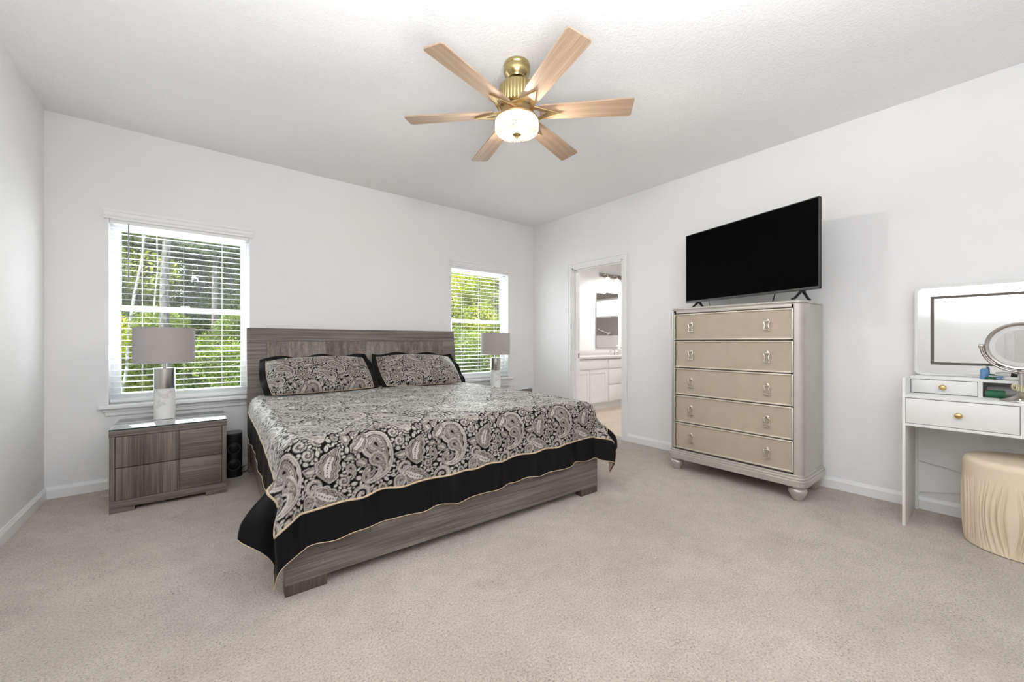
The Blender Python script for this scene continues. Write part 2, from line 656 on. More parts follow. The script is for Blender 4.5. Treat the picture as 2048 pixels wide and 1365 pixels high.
M['leaf_yellow'] = leaf('yellow_green_leaves', (0.17, 0.22, 0.04), (0.40, 0.44, 0.08), (0.70, 0.66, 0.17))
M['leaf_mid'] = leaf('mid_green_leaves', (0.07, 0.11, 0.03), (0.20, 0.27, 0.07), (0.42, 0.46, 0.14))
M['leaf_dark'] = leaf('dark_green_needles', (0.06, 0.09, 0.045), (0.15, 0.20, 0.10), (0.32, 0.38, 0.19))
M['bark'] = simple('grey_pine_bark', (0.11, 0.10, 0.103), 0.9, var=0.75, vscale=26, bmp=1.0, bscale=40, stretch=(1, 1, 0.3))
M['birch'] = simple('white_birch_bark', (0.34, 0.34, 0.33), 0.8, var=0.75, vscale=9, stretch=(1, 1, 1.6))
M['grass'] = simple('lawn', (0.10, 0.17, 0.04), 0.9, var=0.4, vscale=3)

# ------------------------------------------------------------------ room shell
W, H, D, TH = 4.6024, 2.74, 5.60, 0.14       # width, height, depth, wall thickness
BX1, BY0, BY1 = 8.20, -3.0, 0.46             # bathroom extents beyond the right wall
WIN = [(0.313, 1.212, 0.625, 2.045), (3.256, 4.147, 0.625, 2.045)]
DY0, DY1, DZ = -1.515, -0.745, 2.045         # bathroom door opening in the right wall

struct('floor', MB().box(-TH, W + 0.10, -D - TH, TH, -0.12, 0), M['carpet'], 'beige cut pile carpet covering the bedroom floor')
struct('ceiling', MB().box(-TH, BX1 + TH, -D - TH, BY1 + TH, H, H + 0.12), M['ceiling'], 'white textured bedroom ceiling')
struct('wall_left', MB().box(-TH, 0, -D - TH, TH, 0, H), M['wall'], 'plain white wall at the left edge')
b = MB()
xs = [0, WIN[0][0], WIN[0][1], WIN[1][0], WIN[1][1], W]
for k in (0, 2, 4):
    b.box(xs[k], xs[k + 1], 0, TH, 0, H)
for w in WIN:
    b.box(w[0], w[1], 0, TH, 0, w[2])
    b.box(w[0], w[1], 0, TH, w[3], H)
struct('wall_back', b, M['wall'], 'white wall behind the bed with two windows')
b = MB()
b.box(W, W + 0.115, -D - TH, DY0, 0, H).box(W, W + 0.115, DY1, BY1 + TH, 0, H).box(W, W + 0.115, DY0, DY1, DZ, H)
struct('wall_right', b, M['wall'], 'white wall behind the dresser and vanity table')
struct('wall_rear', MB().box(0, W, -D - TH, -D, 0, H), M['wall'], 'white wall behind the camera')


def baseboard(name, pts, nrm, label):
    (x0, y0), (x1, y1) = pts
    prof = [(0, 0), (0.013, 0), (0.013, 0.060), (0.010, 0.068), (0.006, 0.076), (0.004, 0.083), (0, 0.083)]
    b = MB()
    vs = [(x0 + nrm[0] * d, y0 + nrm[1] * d, z) for d, z in prof] + [(x1 + nrm[0] * d, y1 + nrm[1] * d, z) for d, z in prof]
    n = len(prof)
    fs = [(k, (k + 1) % n, n + (k + 1) % n, n + k) for k in range(n)] + [tuple(range(n)), tuple(range(2 * n - 1, n - 1, -1))]
    b.add(vs, fs)
    return struct(name, b, M['trim'], label, smooth=20)


baseboard('baseboard_left', ((0, -D), (0, 0)), (1, 0), 'white baseboard along the left wall')
baseboard('baseboard_back', ((0, 0), (W, 0)), (0, -1), 'white baseboard along the back wall')
baseboard('baseboard_right', ((W, DY0 - 0.062), (W, -D)), (-1, 0), 'white baseboard along the right wall')
o = baseboard('baseboard_corner', ((W, 0), (W, DY1 + 0.062)), (-1, 0), 'short white baseboard between corner and bathroom doorway')


def casing(y0, y1, z1, x, sgn, w=0.062):
    """door casing on the wall plane x, protruding by sgn"""
    b = MB()
    for (d0, d1, t) in ((0.0, w, 0.010), (0.0006, 0.016, 0.013), (0.022, 0.046, 0.016), (w - 0.014, w - 0.0006, 0.020)):
        xa, xb = x, x + sgn * t
        # mitred run: up one side, across the head, down the other
        for (p, q) in (((y0 - d0, 0), (y0 - d1, 0)), ):
            ring = []
            for xx in (xa, xb):
                ring.append([(xx, y0 - d0, 0), (xx, y0 - d1, 0), (xx, y0 - d0, z1 + d0), (xx, y0 - d1, z1 + d1), (xx, y1 + d0, z1 + d0), (xx, y1 + d1, z1 + d1), (xx, y1 + d0, 0), (xx, y1 + d1, 0)])
            vs = ring[0] + ring[1]
            fs = []
            for k in (0, 2, 4):
                fs += [(k, k + 1, k + 3, k + 2), (8 + k, 8 + k + 2, 8 + k + 3, 8 + k + 1), (k, k + 2, k + 10, k + 8), (k + 1, k + 9, k + 11, k + 3)]
            fs += [(0, 8, 9, 1), (6, 7, 15, 14)]
            b.add(vs, fs)
    return b


tr1 = struct('trim_1', casing(DY0, DY1, DZ, W, -1), M['trim'], 'white moulded casing around the bathroom doorway', smooth=20)
b = MB()
b.box(W - 0.004, W + 0.119, DY1 - 0.018, DY1, 0, DZ).box(W - 0.004, W + 0.119, DY0, DY0 + 0.018, 0, DZ).box(W - 0.004, W + 0.119, DY0, DY1, DZ - 0.018, DZ)
b.box(W + 0.035, W + 0.075, DY1 - 0.030, DY1 - 0.018, 0, DZ - 0.018).box(W + 0.035, W + 0.075, DY0 + 0.018, DY0 + 0.030, 0, DZ - 0.018)
b.box(W + 0.035, W + 0.075, DY0 + 0.018, DY1 - 0.018, DZ - 0.030, DZ - 0.018)
jamb = struct('door_jamb', b, M['trim'], parent=tr1)
MB().box(W + 0.082, W + 0.112, DY1 - 0.021, DY1 - 0.0178, 0.90, 0.96).build('strike_plate', M['nickel'], tr1)

# white door and casing in the left wall beside the camera (it shows in the vanity mirror)
b = MB().box(0.0, 0.012, -5.12, -4.28, 0.01, 2.03, 0.003)
for (ya, yb) in ((-5.02, -4.74), (-4.66, -4.38)):
    for (za, zb) in ((0.20, 0.95), (1.10, 1.90)):
        b.box(0.012, 0.020, ya, yb, za, zb, 0.006)
dr = struct('door_2', b, M['trim'], 'white panel door in the left wall reflected in vanity mirror')
struct('door_casing', casing(-5.12, -4.28, 2.045, 0, 1), M['trim'], parent=dr)
MB().lathe([(0.026, 0), (0.026, 0.006), (0.012, 0.010), (0.012, 0.035), (0.027, 0.045), (0.029, 0.062), (0.018, 0.072)], 20, T((0.012, -4.35, 0.95)) @ RY(PI / 2)).build('door_knob', M['nickel'], dr)


# ------------------------------------------------------------------ windows and blinds
def window(n, x0, x1, z0, z1, label):
    root = bpy.data.objects.new('window_%d' % n, None)
    COL.objects.link(root)
    tag(root, label, 'window', kind='structure')
    zs = z0 + 0.012
    b = MB()
    # drywall return lining
    b.box(x0, x0 + 0.006, 0.001, 0.08, zs, z1).box(x1 - 0.006, x1, 0.001, 0.08, zs, z1).box(x0 + 0.006, x1 - 0.006, 0.001, 0.08, z1 - 0.006, z1)
    b.build('window_lining', M['vinyl'], root)
    b = MB()
    fw = 0.030
    b.box(x0, x0 + fw, 0.08, 0.14, zs, z1).box(x1 - fw, x1, 0.08, 0.14, zs, z1)
    b.box(x0 + fw, x1 - fw, 0.08, 0.14, z1 - fw, z1).box(x0 + fw, x1 - fw, 0.08, 0.14, zs, zs + 0.03)
    b.build('window_frame', M['vinyl'], root)
    mid = 1.365
    for nm, za, zb, ya, yb in (('upper_sash', mid - 0.012, z1 - fw, 0.112, 0.135), ('lower_sash', zs + 0.03, mid + 0.028, 0.088, 0.112)):
        st = 0.034
        b = MB()
        xa, xb = x0 + fw, x1 - fw
        b.box(xa, xa + st, ya, yb, za, zb).box(xb - st, xb, ya, yb, za, zb)
        b.box(xa + st, xb - st, ya, yb, zb - 0.04, zb).box(xa + st, xb - st, ya, yb, za, za + (0.032 if nm == 'upper_sash' else 0.045))
        s = b.build(nm, M['vinyl'], root)
        yg = (ya + yb) / 2
        MB().box(xa + st - 0.004, xb - st + 0.004, yg - 0.002, yg + 0.002, za + 0.03, zb - 0.035).build('pane', M['pane'], s)
    MB().box((x0 + x1) / 2 - 0.03, (x0 + x1) / 2 + 0.03, 0.075, 0.10, mid + 0.026, mid + 0.042, 0.004).build('sash_lock', M['vinyl'], root)
    b = MB()
    b.box(x0 - 0.045, x1 + 0.045, -0.058, 0.0, z0 - 0.020, z0 + 0.012, 0.008, seg=3).box(x0 + 0.0005, x1 - 0.0005, -0.005, 0.085, z0 - 0.0, z0 + 0.012)
    b.build('window_sill', M['trim'], root)
    b = MB().box(x0 - 0.022, x1 + 0.022, -0.026, 0, z0 - 0.045, z0 - 0.020, 0.004).box(x0 - 0.012, x1 + 0.012, -0.015, 0, z0 - 0.075, z0 - 0.045, 0.003)
    b.build('window_apron', M['trim'], root)
    return root


window(1, *WIN[0], 'white double-hung window on the left, behind the nearer nightstand lamp')
window(2, *WIN[1], 'white double-hung window to the right of the bed')


def blind(x0, x1, z0, z1, wand, label):
    root = thing('window_blind', label, 'blind', ((x0 + x1) / 2, 0.03, z1), 0, 'white slatted window blinds')
    hw = (x1 - x0) / 2
    b = MB()
    # crown valance in front of the head rail, a little wider than the opening
    prof = [(-0.030, -0.006), (-0.052, -0.006), (-0.052, 0.006), (-0.062, 0.018), (-0.064, 0.038), (-0.072, 0.046), (-0.074, 0.062), (-0.030, 0.062)]
    n = len(prof)
    ex = hw + 0.018
    vs = [(-ex, y, z) for y, z in prof] + [(ex, y, z) for y, z in prof]
    fs = [(k, (k + 1) % n, n + (k + 1) % n, n + k) for k in range(n)] + [tuple(range(n)), tuple(range(2 * n - 1, n - 1, -1))]
    b.add(vs, fs)
    b.build('valance', M['blind'], root, 20)
    MB().box(-hw + 0.008, hw - 0.008, -0.022, 0.028, -0.034, -0.002, 0.002).build('head_rail', M['blind'], root)
    zb = z0 - z1 + 0.035
    nz = int((z1 - z0 - 0.085) / 0.0455)
    b = MB()
    th = math.radians(4)
    for k in range(nz):
        z = -0.062 - k * 0.0455
        if z < zb + 0.022:
            break
        b.box(-hw + 0.012, hw - 0.012, -0.024, 0.024, -0.0013, 0.0013, M=T((0, 0.002, z)) @ RX(th))
    b.build('slats', M['blind'], root)
    MB().box(-hw + 0.012, hw - 0.012, -0.025, 0.027, zb - 0.012, zb + 0.010, 0.003).build('bottom_rail', M['blind'], root)
    b = MB()
    for f in (-0.58, -0.02, 0.55):
        for y in (-0.025, 0.028):
            b.tube([(f * hw, y, -0.03), (f * hw, y, zb)], 0.0012, 5)
    b.build('ladder_cord', M['blind'], root)
    xw = -hw + 0.115
    if wand:
        MB().tube([(xw, -0.035, -0.03), (xw, -0.036, -0.12), (xw, -0.036, -0.46)], 0.004, 8).build('tilt_wand', M['cord_grey'], root)
    return root


M['cord_grey'] = simple('grey_wand', (0.25, 0.27, 0.26), 0.4)
blind(*WIN[0], True, 'open white slat blind over the left window behind lamp')
blind(*WIN[1], False, 'open white slat blind over the window right of the bed')


# ------------------------------------------------------------------ outdoors
def leaves_mesh(name, mat, n, size, blobs, rng, flat=0.5):
    """n separate leaf quads spread through ellipsoid blobs (cx, cy, cz, rx, ry, rz)"""
    w = np.array([q[3] * q[4] * q[5] for q in blobs]) ** 0.7
    k = rng.choice(len(blobs), n, p=w / w.sum())
    B = np.array(blobs)[k]
    d = rng.normal(size=(n, 3))
    d /= np.linalg.norm(d, axis=1)[:, None]
    r = rng.uniform(0.35, 1.0, n) ** 0.5
    c = B[:, :3] + d * r[:, None] * B[:, 3:]
    u = rng.normal(size=(n, 3))
    u /= np.linalg.norm(u, axis=1)[:, None]
    w2 = np.cross(u, rng.normal(size=(n, 3)))
    w2 /= np.linalg.norm(w2, axis=1)[:, None]
    s = size * rng.uniform(0.6, 1.3, n)[:, None]
    q = np.stack([c - u * s, c + w2 * s * flat, c + u * s, c - w2 * s * flat], 1).reshape(-1, 3)
    me = bpy.data.meshes.new(name)
    me.vertices.add(4 * n)
    me.vertices.foreach_set('co', q.reshape(-1).astype(np.float32))
    me.loops.add(4 * n)
    me.loops.foreach_set('vertex_index', np.arange(4 * n, dtype=np.int32))
    me.polygons.add(n)
    me.polygons.foreach_set('loop_start', np.arange(0, 4 * n, 4, dtype=np.int32))
    me.polygons.foreach_set('loop_total', np.full(n, 4, dtype=np.int32))
    me.update(calc_edges=True)
    me.materials.append(mat)
    return me


rng = np.random.default_rng(11)


def crown(kind):
    bl = []
    if kind == 'shrub':
        for _ in range(9):
            bl.append((rng.uniform(-.8, .8), rng.uniform(-.6, .6), rng.uniform(.3, 1.5), .5, .5, .45))
    elif kind == 'broad':
        for _ in range(26):
            bl.append((rng.uniform(-1.7, 1.7), rng.uniform(-1.3, 1.3), rng.uniform(.6, 6.5), .75, .75, .5))
    else:
        for _ in range(26):
            z = rng.uniform(4.0, 9.5)
            a = rng.uniform(0, 2 * PI)
            q = rng.uniform(.3, 1.5) * (1.15 - z / 12)
            bl.append((q * math.cos(a), q * math.sin(a), z, .8, .8, .32))
    return bl


crowns = {}
for kind, mats, n, s in (('shrub', ('leaf_mid', 'leaf_yellow'), 17000, .030), ('broad', ('leaf_yellow', 'leaf_mid'), 32000, .050), ('pine', ('leaf_dark',), 26000, .075)):
    for mt in mats:
        crowns[(kind, mt)] = [leaves_mesh('foliage', M[mt], n, s, crown(kind), rng, 0.30 if kind == 'pine' else 0.5) for _ in range(2)]


def tree(name, label, cat, x, y, kind, mt, v=0, sc=1.0, rz=0.0, trunk=True, group=None, lean=(0, 0), r=0.09, h=8.5, bark='bark'):
    root = thing(name, label, cat, (x, y, -0.35), rz, group)
    root.scale = (sc, sc, sc)
    if kind:
        o = bpy.data.objects.new('foliage', crowns[(kind, mt)][v])
        COL.objects.link(o)
        o.parent = root
    if trunk:
        n = 9
        pts = [(lean[0] * (k / n) ** 1.1 + 0.03 * math.sin(k * 1.9), lean[1] * k / n, h * k / n) for k in range(n + 1)]
        MB().tube(pts, [r * (1.12 - 0.6 * k / n) for k in range(n + 1)], 10).build('trunk', M[bark], root, 180)
    return root


struct('ground', MB().box(-40, 60, 0.6, 80, -0.5, -0.35), M['grass'], 'green lawn and undergrowth outside the windows')
tree('pine_tree', 'thick straight grey pine trunk in middle of the left window', 'tree', 0.30, 7.6, 'pine', 'leaf_dark', 0, 1.0, 0.3, r=0.088, group='pines outside the windows')
tree('pine_tree', 'slimmer dark pine trunk right of centre in the left window', 'tree', 1.28, 10.5, 'pine', 'leaf_dark', 1, 1.0, 1.2, r=0.085, group='pines outside the windows')
tree('pine_tree', 'thin dark pine trunk at right edge of the left window', 'tree', 1.80, 12.5, 'pine', 'leaf_dark', 0, 1.05, 2.6, r=0.075, group='pines outside the windows')
tree('pine_tree', 'dark pine trunk behind the leaning birch in the left window', 'tree', -0.56, 12.0, 'pine', 'leaf_dark', 1, 1.05, 4.0, r=0.085, group='pines outside the windows')
tree('birch_tree', 'slender white birch trunk leaning right in the left window', 'tree', -0.47, 8.0, None, None, lean=(0.80, 0.0), r=0.029, h=7.5, bark='birch')
tree('birch_tree', 'very thin pale birch trunk left of the thick pine trunk', 'tree', 0.00, 9.2, None, None, lean=(0.12, 0.2), r=0.02, h=7.5, bark='birch')
tree('broadleaf_tree', 'yellow-green tree top at upper right of the left window', 'tree', 2.6, 14.5, 'broad', 'leaf_yellow', 0, 1.0, 0.5, group='leafy trees outside')
tree('broadleaf_tree', 'mid green tree at the left edge of the left window', 'tree', -2.4, 11.5, 'broad', 'leaf_mid', 1, 1.0, 0.0, group='leafy trees outside')
tree('broadleaf_tree', 'yellow-green leafy tree filling the middle of the right window', 'tree', 9.4, 8.6, 'broad', 'leaf_yellow', 1, 1.0, 0.9, group='leafy trees outside')
tree('broadleaf_tree', 'mid green leafy tree at right side of the right window', 'tree', 12.0, 10.2, 'broad', 'leaf_mid', 0, 1.0, 2.1, group='leafy trees outside')
tree('pine_tree', 'dark pine behind the leafy trees in the right window', 'tree', 8.6, 12.0, 'pine', 'leaf_dark', 1, 1.0, 0.3, r=0.12, group='pines outside the windows')
for k, (x, y) in enumerate([(-2.0, 8.4), (-0.7, 9.0), (0.75, 8.6), (1.9, 7.6), (3.2, 8.6), (7.2, 6.2), (8.7, 7.0), (10.4, 7.4), (12.0, 8.2), (-3.8, 8.6)]):
    tree('shrub', 'bushy green shrub in the undergrowth outside the windows', 'shrub', x, y, 'shrub', ('leaf_mid', 'leaf_yellow')[k % 3 == 1], k % 2, 1.0 + 0.12 * (k % 3), k * 1.3, False, 'shrubs outside the windows')
back = [(-5, 14, 'broad', 'leaf_mid'), (-2.6, 13.6, 'broad', 'leaf_mid'), (-1.1, 12.4, 'broad', 'leaf_yellow'), (-2.2, 18.5, 'broad', 'leaf_mid'), (1.0, 13.2, 'broad', 'leaf_mid'), (2.9, 19.5, 'broad', 'leaf_mid'), (-1.4, 14.5, 'pine', 'leaf_dark'), (0.6, 15.5, 'broad', 'leaf_mid'), (3.8, 15.5, 'pine', 'leaf_dark'), (5.6, 14.5, 'broad', 'leaf_mid'), (-3.2, 17, 'pine', 'leaf_dark'),
        (1.8, 18, 'broad', 'leaf_mid'), (-0.6, 19, 'broad', 'leaf_mid'), (8.0, 15, 'broad', 'leaf_mid'), (10.6, 13.6, 'broad', 'leaf_mid'), (13.4, 13, 'broad', 'leaf_yellow'), (15.5, 14, 'pine', 'leaf_dark'),
        (12.2, 16.5, 'pine', 'leaf_dark'), (17.5, 16, 'broad', 'leaf_mid'), (10, 18, 'pine', 'leaf_dark'), (14.5, 19, 'broad', 'leaf_mid'), (4.5, 20, 'broad', 'leaf_mid'), (-5.5, 20, 'broad', 'leaf_mid'), (7, 20, 'pine', 'leaf_dark')]
for k, (x, y, kd, mt) in enumerate(back):
    tree('woodland_tree', 'green tree of the dense woodland far behind the windows', 'tree', x, y, kd, mt, k % 2, 1.25 if kd == 'broad' else 1.1, k * 1.1, True, 'woodland trees in the distance', r=0.1, h=8)

# ------------------------------------------------------------------ bathroom beyond the doorway
struct('floor_bathroom', MB().box(W + 0.10, BX1 + TH, BY0 - TH, BY1 + TH, -0.12, 0.002), M['bath_floor'], 'beige tiled floor of the bathroom beyond the doorway')
struct('wall_bathroom_back', MB().box(W + 0.115, BX1 + TH, BY1, BY1 + TH, 0, H), M['wall'], 'white bathroom wall behind the mirror')
struct('wall_bathroom_front', MB().box(W + 0.115, BX1 + TH, BY0 - TH, BY0, 0, H), M['wall'], 'bathroom wall out of view')
b = MB().box(BX1, BX1 + TH, BY0, BY1, 1.25, 1.66).box(BX1, BX1 + TH, BY0, BY1, 2.10, H).box(BX1, BX1 + TH, BY0, -1.30, 1.66, 2.10).box(BX1, BX1 + TH, 0.0, BY1, 1.66, 2.10)
wf = struct('wall_bathroom_far', b, M['shower_tile'], 'taupe tiled shower wall seen in the bathroom mirror')
MB().box(BX1 - 0.02, BX1 + TH, BY0, BY1, 0, 1.25).build('tub_surround', M['cabinet'], wf)
w3 = struct('window_3', MB().box(BX1 + 0.02, BX1 + 0.06, -1.30, -1.26, 1.66, 2.10).box(BX1 + 0.02, BX1 + 0.06, -0.04, 0.0, 1.66, 2.10).box(BX1 + 0.02, BX1 + 0.06, -1.3, 0, 1.66, 1.70).box(BX1 + 0.02, BX1 + 0.06, -1.3, 0, 2.06, 2.10), M['vinyl'], 'transom window with closed white blind seen in bathroom mirror')
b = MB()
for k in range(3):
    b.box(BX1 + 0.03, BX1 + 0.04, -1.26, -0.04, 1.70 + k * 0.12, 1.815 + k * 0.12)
b.build('window_shade', glow('glowing_blind', (0.93, 1.0, 1.0), 1.25), w3)  # blind emits its own light in place of daylight from behind

vb = thing('vanity_cabinet', 'white bathroom vanity cabinet beyond the open doorway', 'cabinet', (4.95, BY1 - 0.006, 0))
VX = [0.0, 0.30, 0.765, 1.23, 1.72, 2.18]     # front divisions (local x)
F = -0.548                                     # front plane (local y)
MB().box(0, 2.5, F + 0.02, 0, 0.10, 0.835).build('carcass', M['cabinet'], vb)
MB().box(0.0, 2.5, F + 0.06, -0.02, 0.0, 0.10).build('toe_kick', M['cabinet'], vb)


def shaker(x0, x1, z0, z1, name):
    b = MB().box(x0, x1, F + 0.008, F + 0.0195, z0, z1)
    r = 0.055
    b.box(x0, x0 + r, F, F + 0.008, z0, z1, 0.0015).box(x1 - r, x1, F, F + 0.008, z0, z1, 0.0015)
    b.box(x0 + r, x1 - r, F, F + 0.008, z0, z0 + r, 0.0015).box(x0 + r, x1 - r, F, F + 0.008, z1 - r, z1, 0.0015)
    return b.build(name, M['cabinet'], vb, 20)


shaker(0.31, 0.755, 0.125, 0.65, 'door')
shaker(0.775, 1.205, 0.125, 0.65, 'door')
MB().box(0.31, 1.205, F, F + 0.0195, 0.672, 0.822, 0.002).build('drawer', M['cabinet'], vb)
for za, zb in ((0.125, 0.385), (0.405, 0.65), (0.672, 0.822)):
    MB().box(1.25, 1.72, F, F + 0.0195, za, zb, 0.002).build('drawer', M['cabinet'], vb)
ct = thing('bathroom_countertop', 'pale stone countertop on the bathroom vanity cabinet', 'countertop', (4.95, BY1 - 0.006, 0.836))
MB().box(-0.02, 2.52, F - 0.025, 0, 0, 0.032, 0.003).build('worktop', M['quartz'], ct)
MB().box(-0.02, 2.52, -0.02, 0, 0.032, 0.115, 0.002).build('backsplash', M['quartz'], ct)
bm_ = thing('bathroom_mirror', 'tall frameless mirror above the bathroom vanity', 'mirror', (6.845, BY1 - 0.002, 1.51))
MB().box(-0.325, 0.335, -0.016, -0.001, -0.515, 0.52, 0.003).build('mirror_edge', M['nickel'], bm_)
MB().box(-0.320, 0.330, -0.018, -0.0165, -0.510, 0.515).build('mirror_glass', M['mirror'], bm_)
fc = thing('faucet', 'chrome faucet on the bathroom countertop below the mirror', 'faucet', (6.79, 0.26, 0.868))
MB().lathe([(0.025, 0), (0.022, 0.01), (0.016, 0.05), (0.014, 0.10), (0.01, 0.11)], 16).build('body', M['chrome'], fc)
MB().tube([(0, 0, 0.09), (0, -0.02, 0.14), (0.03, -0.06, 0.165), (0.06, -0.10, 0.15), (0.07, -0.12, 0.12)], 0.009, 10).build('spout', M['chrome'], fc, 180)
for sx in (-0.10, 0.10):
    MB().lathe([(0.022, 0), (0.018, 0.01), (0.012, 0.05), (0.016, 0.06), (0.008, 0.07)], 14, T((sx, 0, 0))).tube([(sx, 0, 0.06), (sx * 1.6, -0.03, 0.075)], 0.006, 8).build('handle', M['chrome'], fc)
vl = thing('vanity_light', 'brushed nickel vanity light with frosted shades above bathroom mirror', 'light', (7.02, BY1 - 0.001, 2.33))
b = MB()
b.box(-0.40, 0.40, -0.03, 0, -0.03, 0.05, 0.008)
b.build('back_plate', M['nickel'], vl)
for sx in (-0.30, -0.02, 0.26):
    MB().tube([(sx, -0.02, 0.01), (sx, -0.09, 0.03), (sx, -0.12, 0.0), (sx, -0.12, -0.04)], 0.012, 10).lathe([(0.03, -0.055), (0.03, -0.03), (0.012, -0.02)], 16, T((sx, -0.12, 0))).build('arm', M['nickel'], vl)
    MB().lathe([(0.032, -0.05), (0.045, -0.10), (0.058, -0.19), (0.054, -0.19), (0.042, -0.10), (0.028, -0.055)], 20, T((sx, -0.12, 0)), cap=False).build('glass_shade', M['bath_shade'], vl)
light('vanity_bulbs', 'AREA', (6.9, 0.10, 2.10), (math.radians(25), 0, 0), 26, (1.0, 0.975, 0.94), 0.7, 0.1)
light('bathroom_area_light', 'AREA', (6.0, -1.4, 2.70), (0, 0, 0), 44, (0.98, 0.985, 1.0), 0.5, 0.5)  # area lamp below the bathroom ceiling, without any fixture
sh = thing('shower_wand', 'white shower wand on taupe tiles in the bathroom mirror', 'shower head', (BX1 - 0.001, -0.62, 1.36))
MB().tube([(0, -0.24, 0.05), (-0.05, -0.22, 0.04), (-0.06, -0.05, -0.02), (-0.06, 0.08, -0.07)], 0.014, 8).build('handle', M['plastic_white'], sh, 180)
MB().lathe([(0.02, 0), (0.045, 0.02), (0.045, 0.035), (0.01, 0.035)], 16, T((-0.06, 0.09, -0.05)) @ RX(math.radians(200))).build('spray_head', M['plastic_white'], sh)

# ------------------------------------------------------------------ nightstands
NW, ND, NH = 0.612, 0.47, 0.540


def nightstand():
    r = thing('nightstand', '', 'nightstand', (0.397, -0.632, 0), 0, 'grey oak nightstands')
    t = 0.026
    b = MB()
    b.box(0, t, 0.001, ND, 0.03, NH - 0.046, 0.001).box(NW - t, NW, 0.001, ND, 0.03, NH - 0.046, 0.001)
    b.box(t, NW - t, ND - 0.01, ND, 0.08, NH - 0.04)
    b.build('side_panel', M['wood_z'], r)
    MB().box(-0.002, NW + 0.002, -0.002, ND, NH - 0.046, NH - 0.006, 0.001).build('top_panel', M['wood_x'], r)
    b = MB().box(0, NW, 0.0, ND, 0.028, 0.078, 0.001)
    b.build('base_rail', M['wood_x'], r)
    MB().box(0.0, 0.12, 0.0, ND, 0.0, 0.028).build('foot', M['wood_x'], r)
    MB().box(NW - 0.12, NW, 0.0, ND, 0.0, 0.028).build('foot', M['wood_x'], r)
    MB().box(t, NW - t, 0.012, ND - 0.011, 0.078, NH - 0.046).build('gap_shade_block', M['gap_shade'], r)  # near-black filler block, paints the shade seen between the drawers
    z0, zm, z1 = 0.081, 0.290, NH - 0.049
    xm = 0.345
    for za, zb in ((z0, zm - 0.0025), (zm + 0.0025, z1)):
        dw = MB().box(t + 0.003, xm, -0.002, 0.0115, za, zb, 0.001).build('drawer', M['wood_drawer_z'], r)
        MB().box(xm + 0.002, NW - t - 0.003, 0.003, 0.0115, za, zb, 0.001).build('drawer_end_panel', M['wood_drawer_x'], dw)
    g = MB().box(-0.001, NW + 0.001, -0.001, ND, NH - 0.0055, NH + 0.0025, 0.0015).build('glass_top', M['table_glass'], r)
    MB().box(-0.0018, NW + 0.0018, -0.0018, 0.001, NH - 0.005, NH + 0.0015).build('glass_edge', M['glass_edge'], g)
    return r


n1 = nightstand()
n1['label'] = 'grey oak nightstand left of the bed under the left window'
n2 = copy_tree(n1)
n2.location = (3.402, -0.628, 0)
n2['label'] = 'grey oak nightstand on the far right side of the bed'


# ------------------------------------------------------------------ table lamps
def lamp():
    r = thing('table_lamp', '', 'lamp', (0.652, -0.335, NH + 0.0035), 0, 'marble and steel table lamps')
    MB().lathe([(0.058, 0), (0.0615, 0.003), (0.0615, 0.221), (0.060, 0.223)], 40).build('marble_base', M['marble'], r)
    MB().lathe([(0.0605, 0.2235), (0.0610, 0.225), (0.0610, 0.371), (0.0595, 0.373), (0.012, 0.3735)], 40).build('steel_column', M['steel'], r)
    MB().lathe([(0.010, 0.374), (0.010, 0.43), (0.017, 0.432), (0.017, 0.47), (0.010, 0.475)], 16).build('neck', M['steel'], r)
    rs, za, zb = 0.176, 0.414, 0.668
    s = MB().lathe([(rs, za), (rs, zb), (rs - 0.003, zb), (rs - 0.003, za), (rs, za)], 56, cap=False).build('lamp_shade', M['shade'], r)
    for zt in (za, zb):
        MB().tube([(rs * math.cos(a), rs * math.sin(a), zt) for a in np.linspace(0, 2 * PI, 56, False)], 0.0022, 6, True).build('shade_trim', M['shade'], s)
    b = MB()
    for k in range(3):
        a = k * 2 * PI / 3
        b.tube([(0, 0, zb - 0.03), (rs * math.cos(a), rs * math.sin(a), zb - 0.012)], 0.002, 6)
    b.build('shade_spider', M['steel'], s)
    MB().lathe([(0.013, 0.475), (0.02, 0.50), (0.03, 0.54), (0.024, 0.57), (0.008, 0.58)], 16).build('light_bulb', M['plastic_white'], r)
    return r


l1 = lamp()
l1['label'] = 'table lamp with grey drum shade in front of left window'
l2 = copy_tree(l1)
l2.location = (3.672, -0.35, NH + 0.0035)
l2['label'] = 'table lamp with grey drum shade on the far right nightstand'

# ------------------------------------------------------------------ bed
BA = math.radians(-1.55)
BED = (1.132, -2.277, 0.0)
BW = 2.022
bed = thing('bed', 'grey oak king bed with wide leaning headboard and low footboard', 'bed', BED, BA)
fb = MB().box(0, BW, 0, 0.05, 0.048, 0.40, 0.003).build('footboard', M['wood_x'], bed)
for xa in (0.0, BW - 0.17):
    MB().box(xa + 0.001, xa + 0.169, 0.002, 0.06, 0, 0.048, 0.001).build('leg', M['wood_dark_and_gap'], bed)
for xa in (0.001, BW - 0.031):
    MB().box(xa, xa + 0.03, 0.05, 2.06, 0.10, 0.34, 0.003).build('side_rail', M['wood_y'], bed)
MB().box(0.031, BW - 0.031, 0.05, 2.05, 0.24, 0.27).build('slat_base', M['wood_x'], bed)
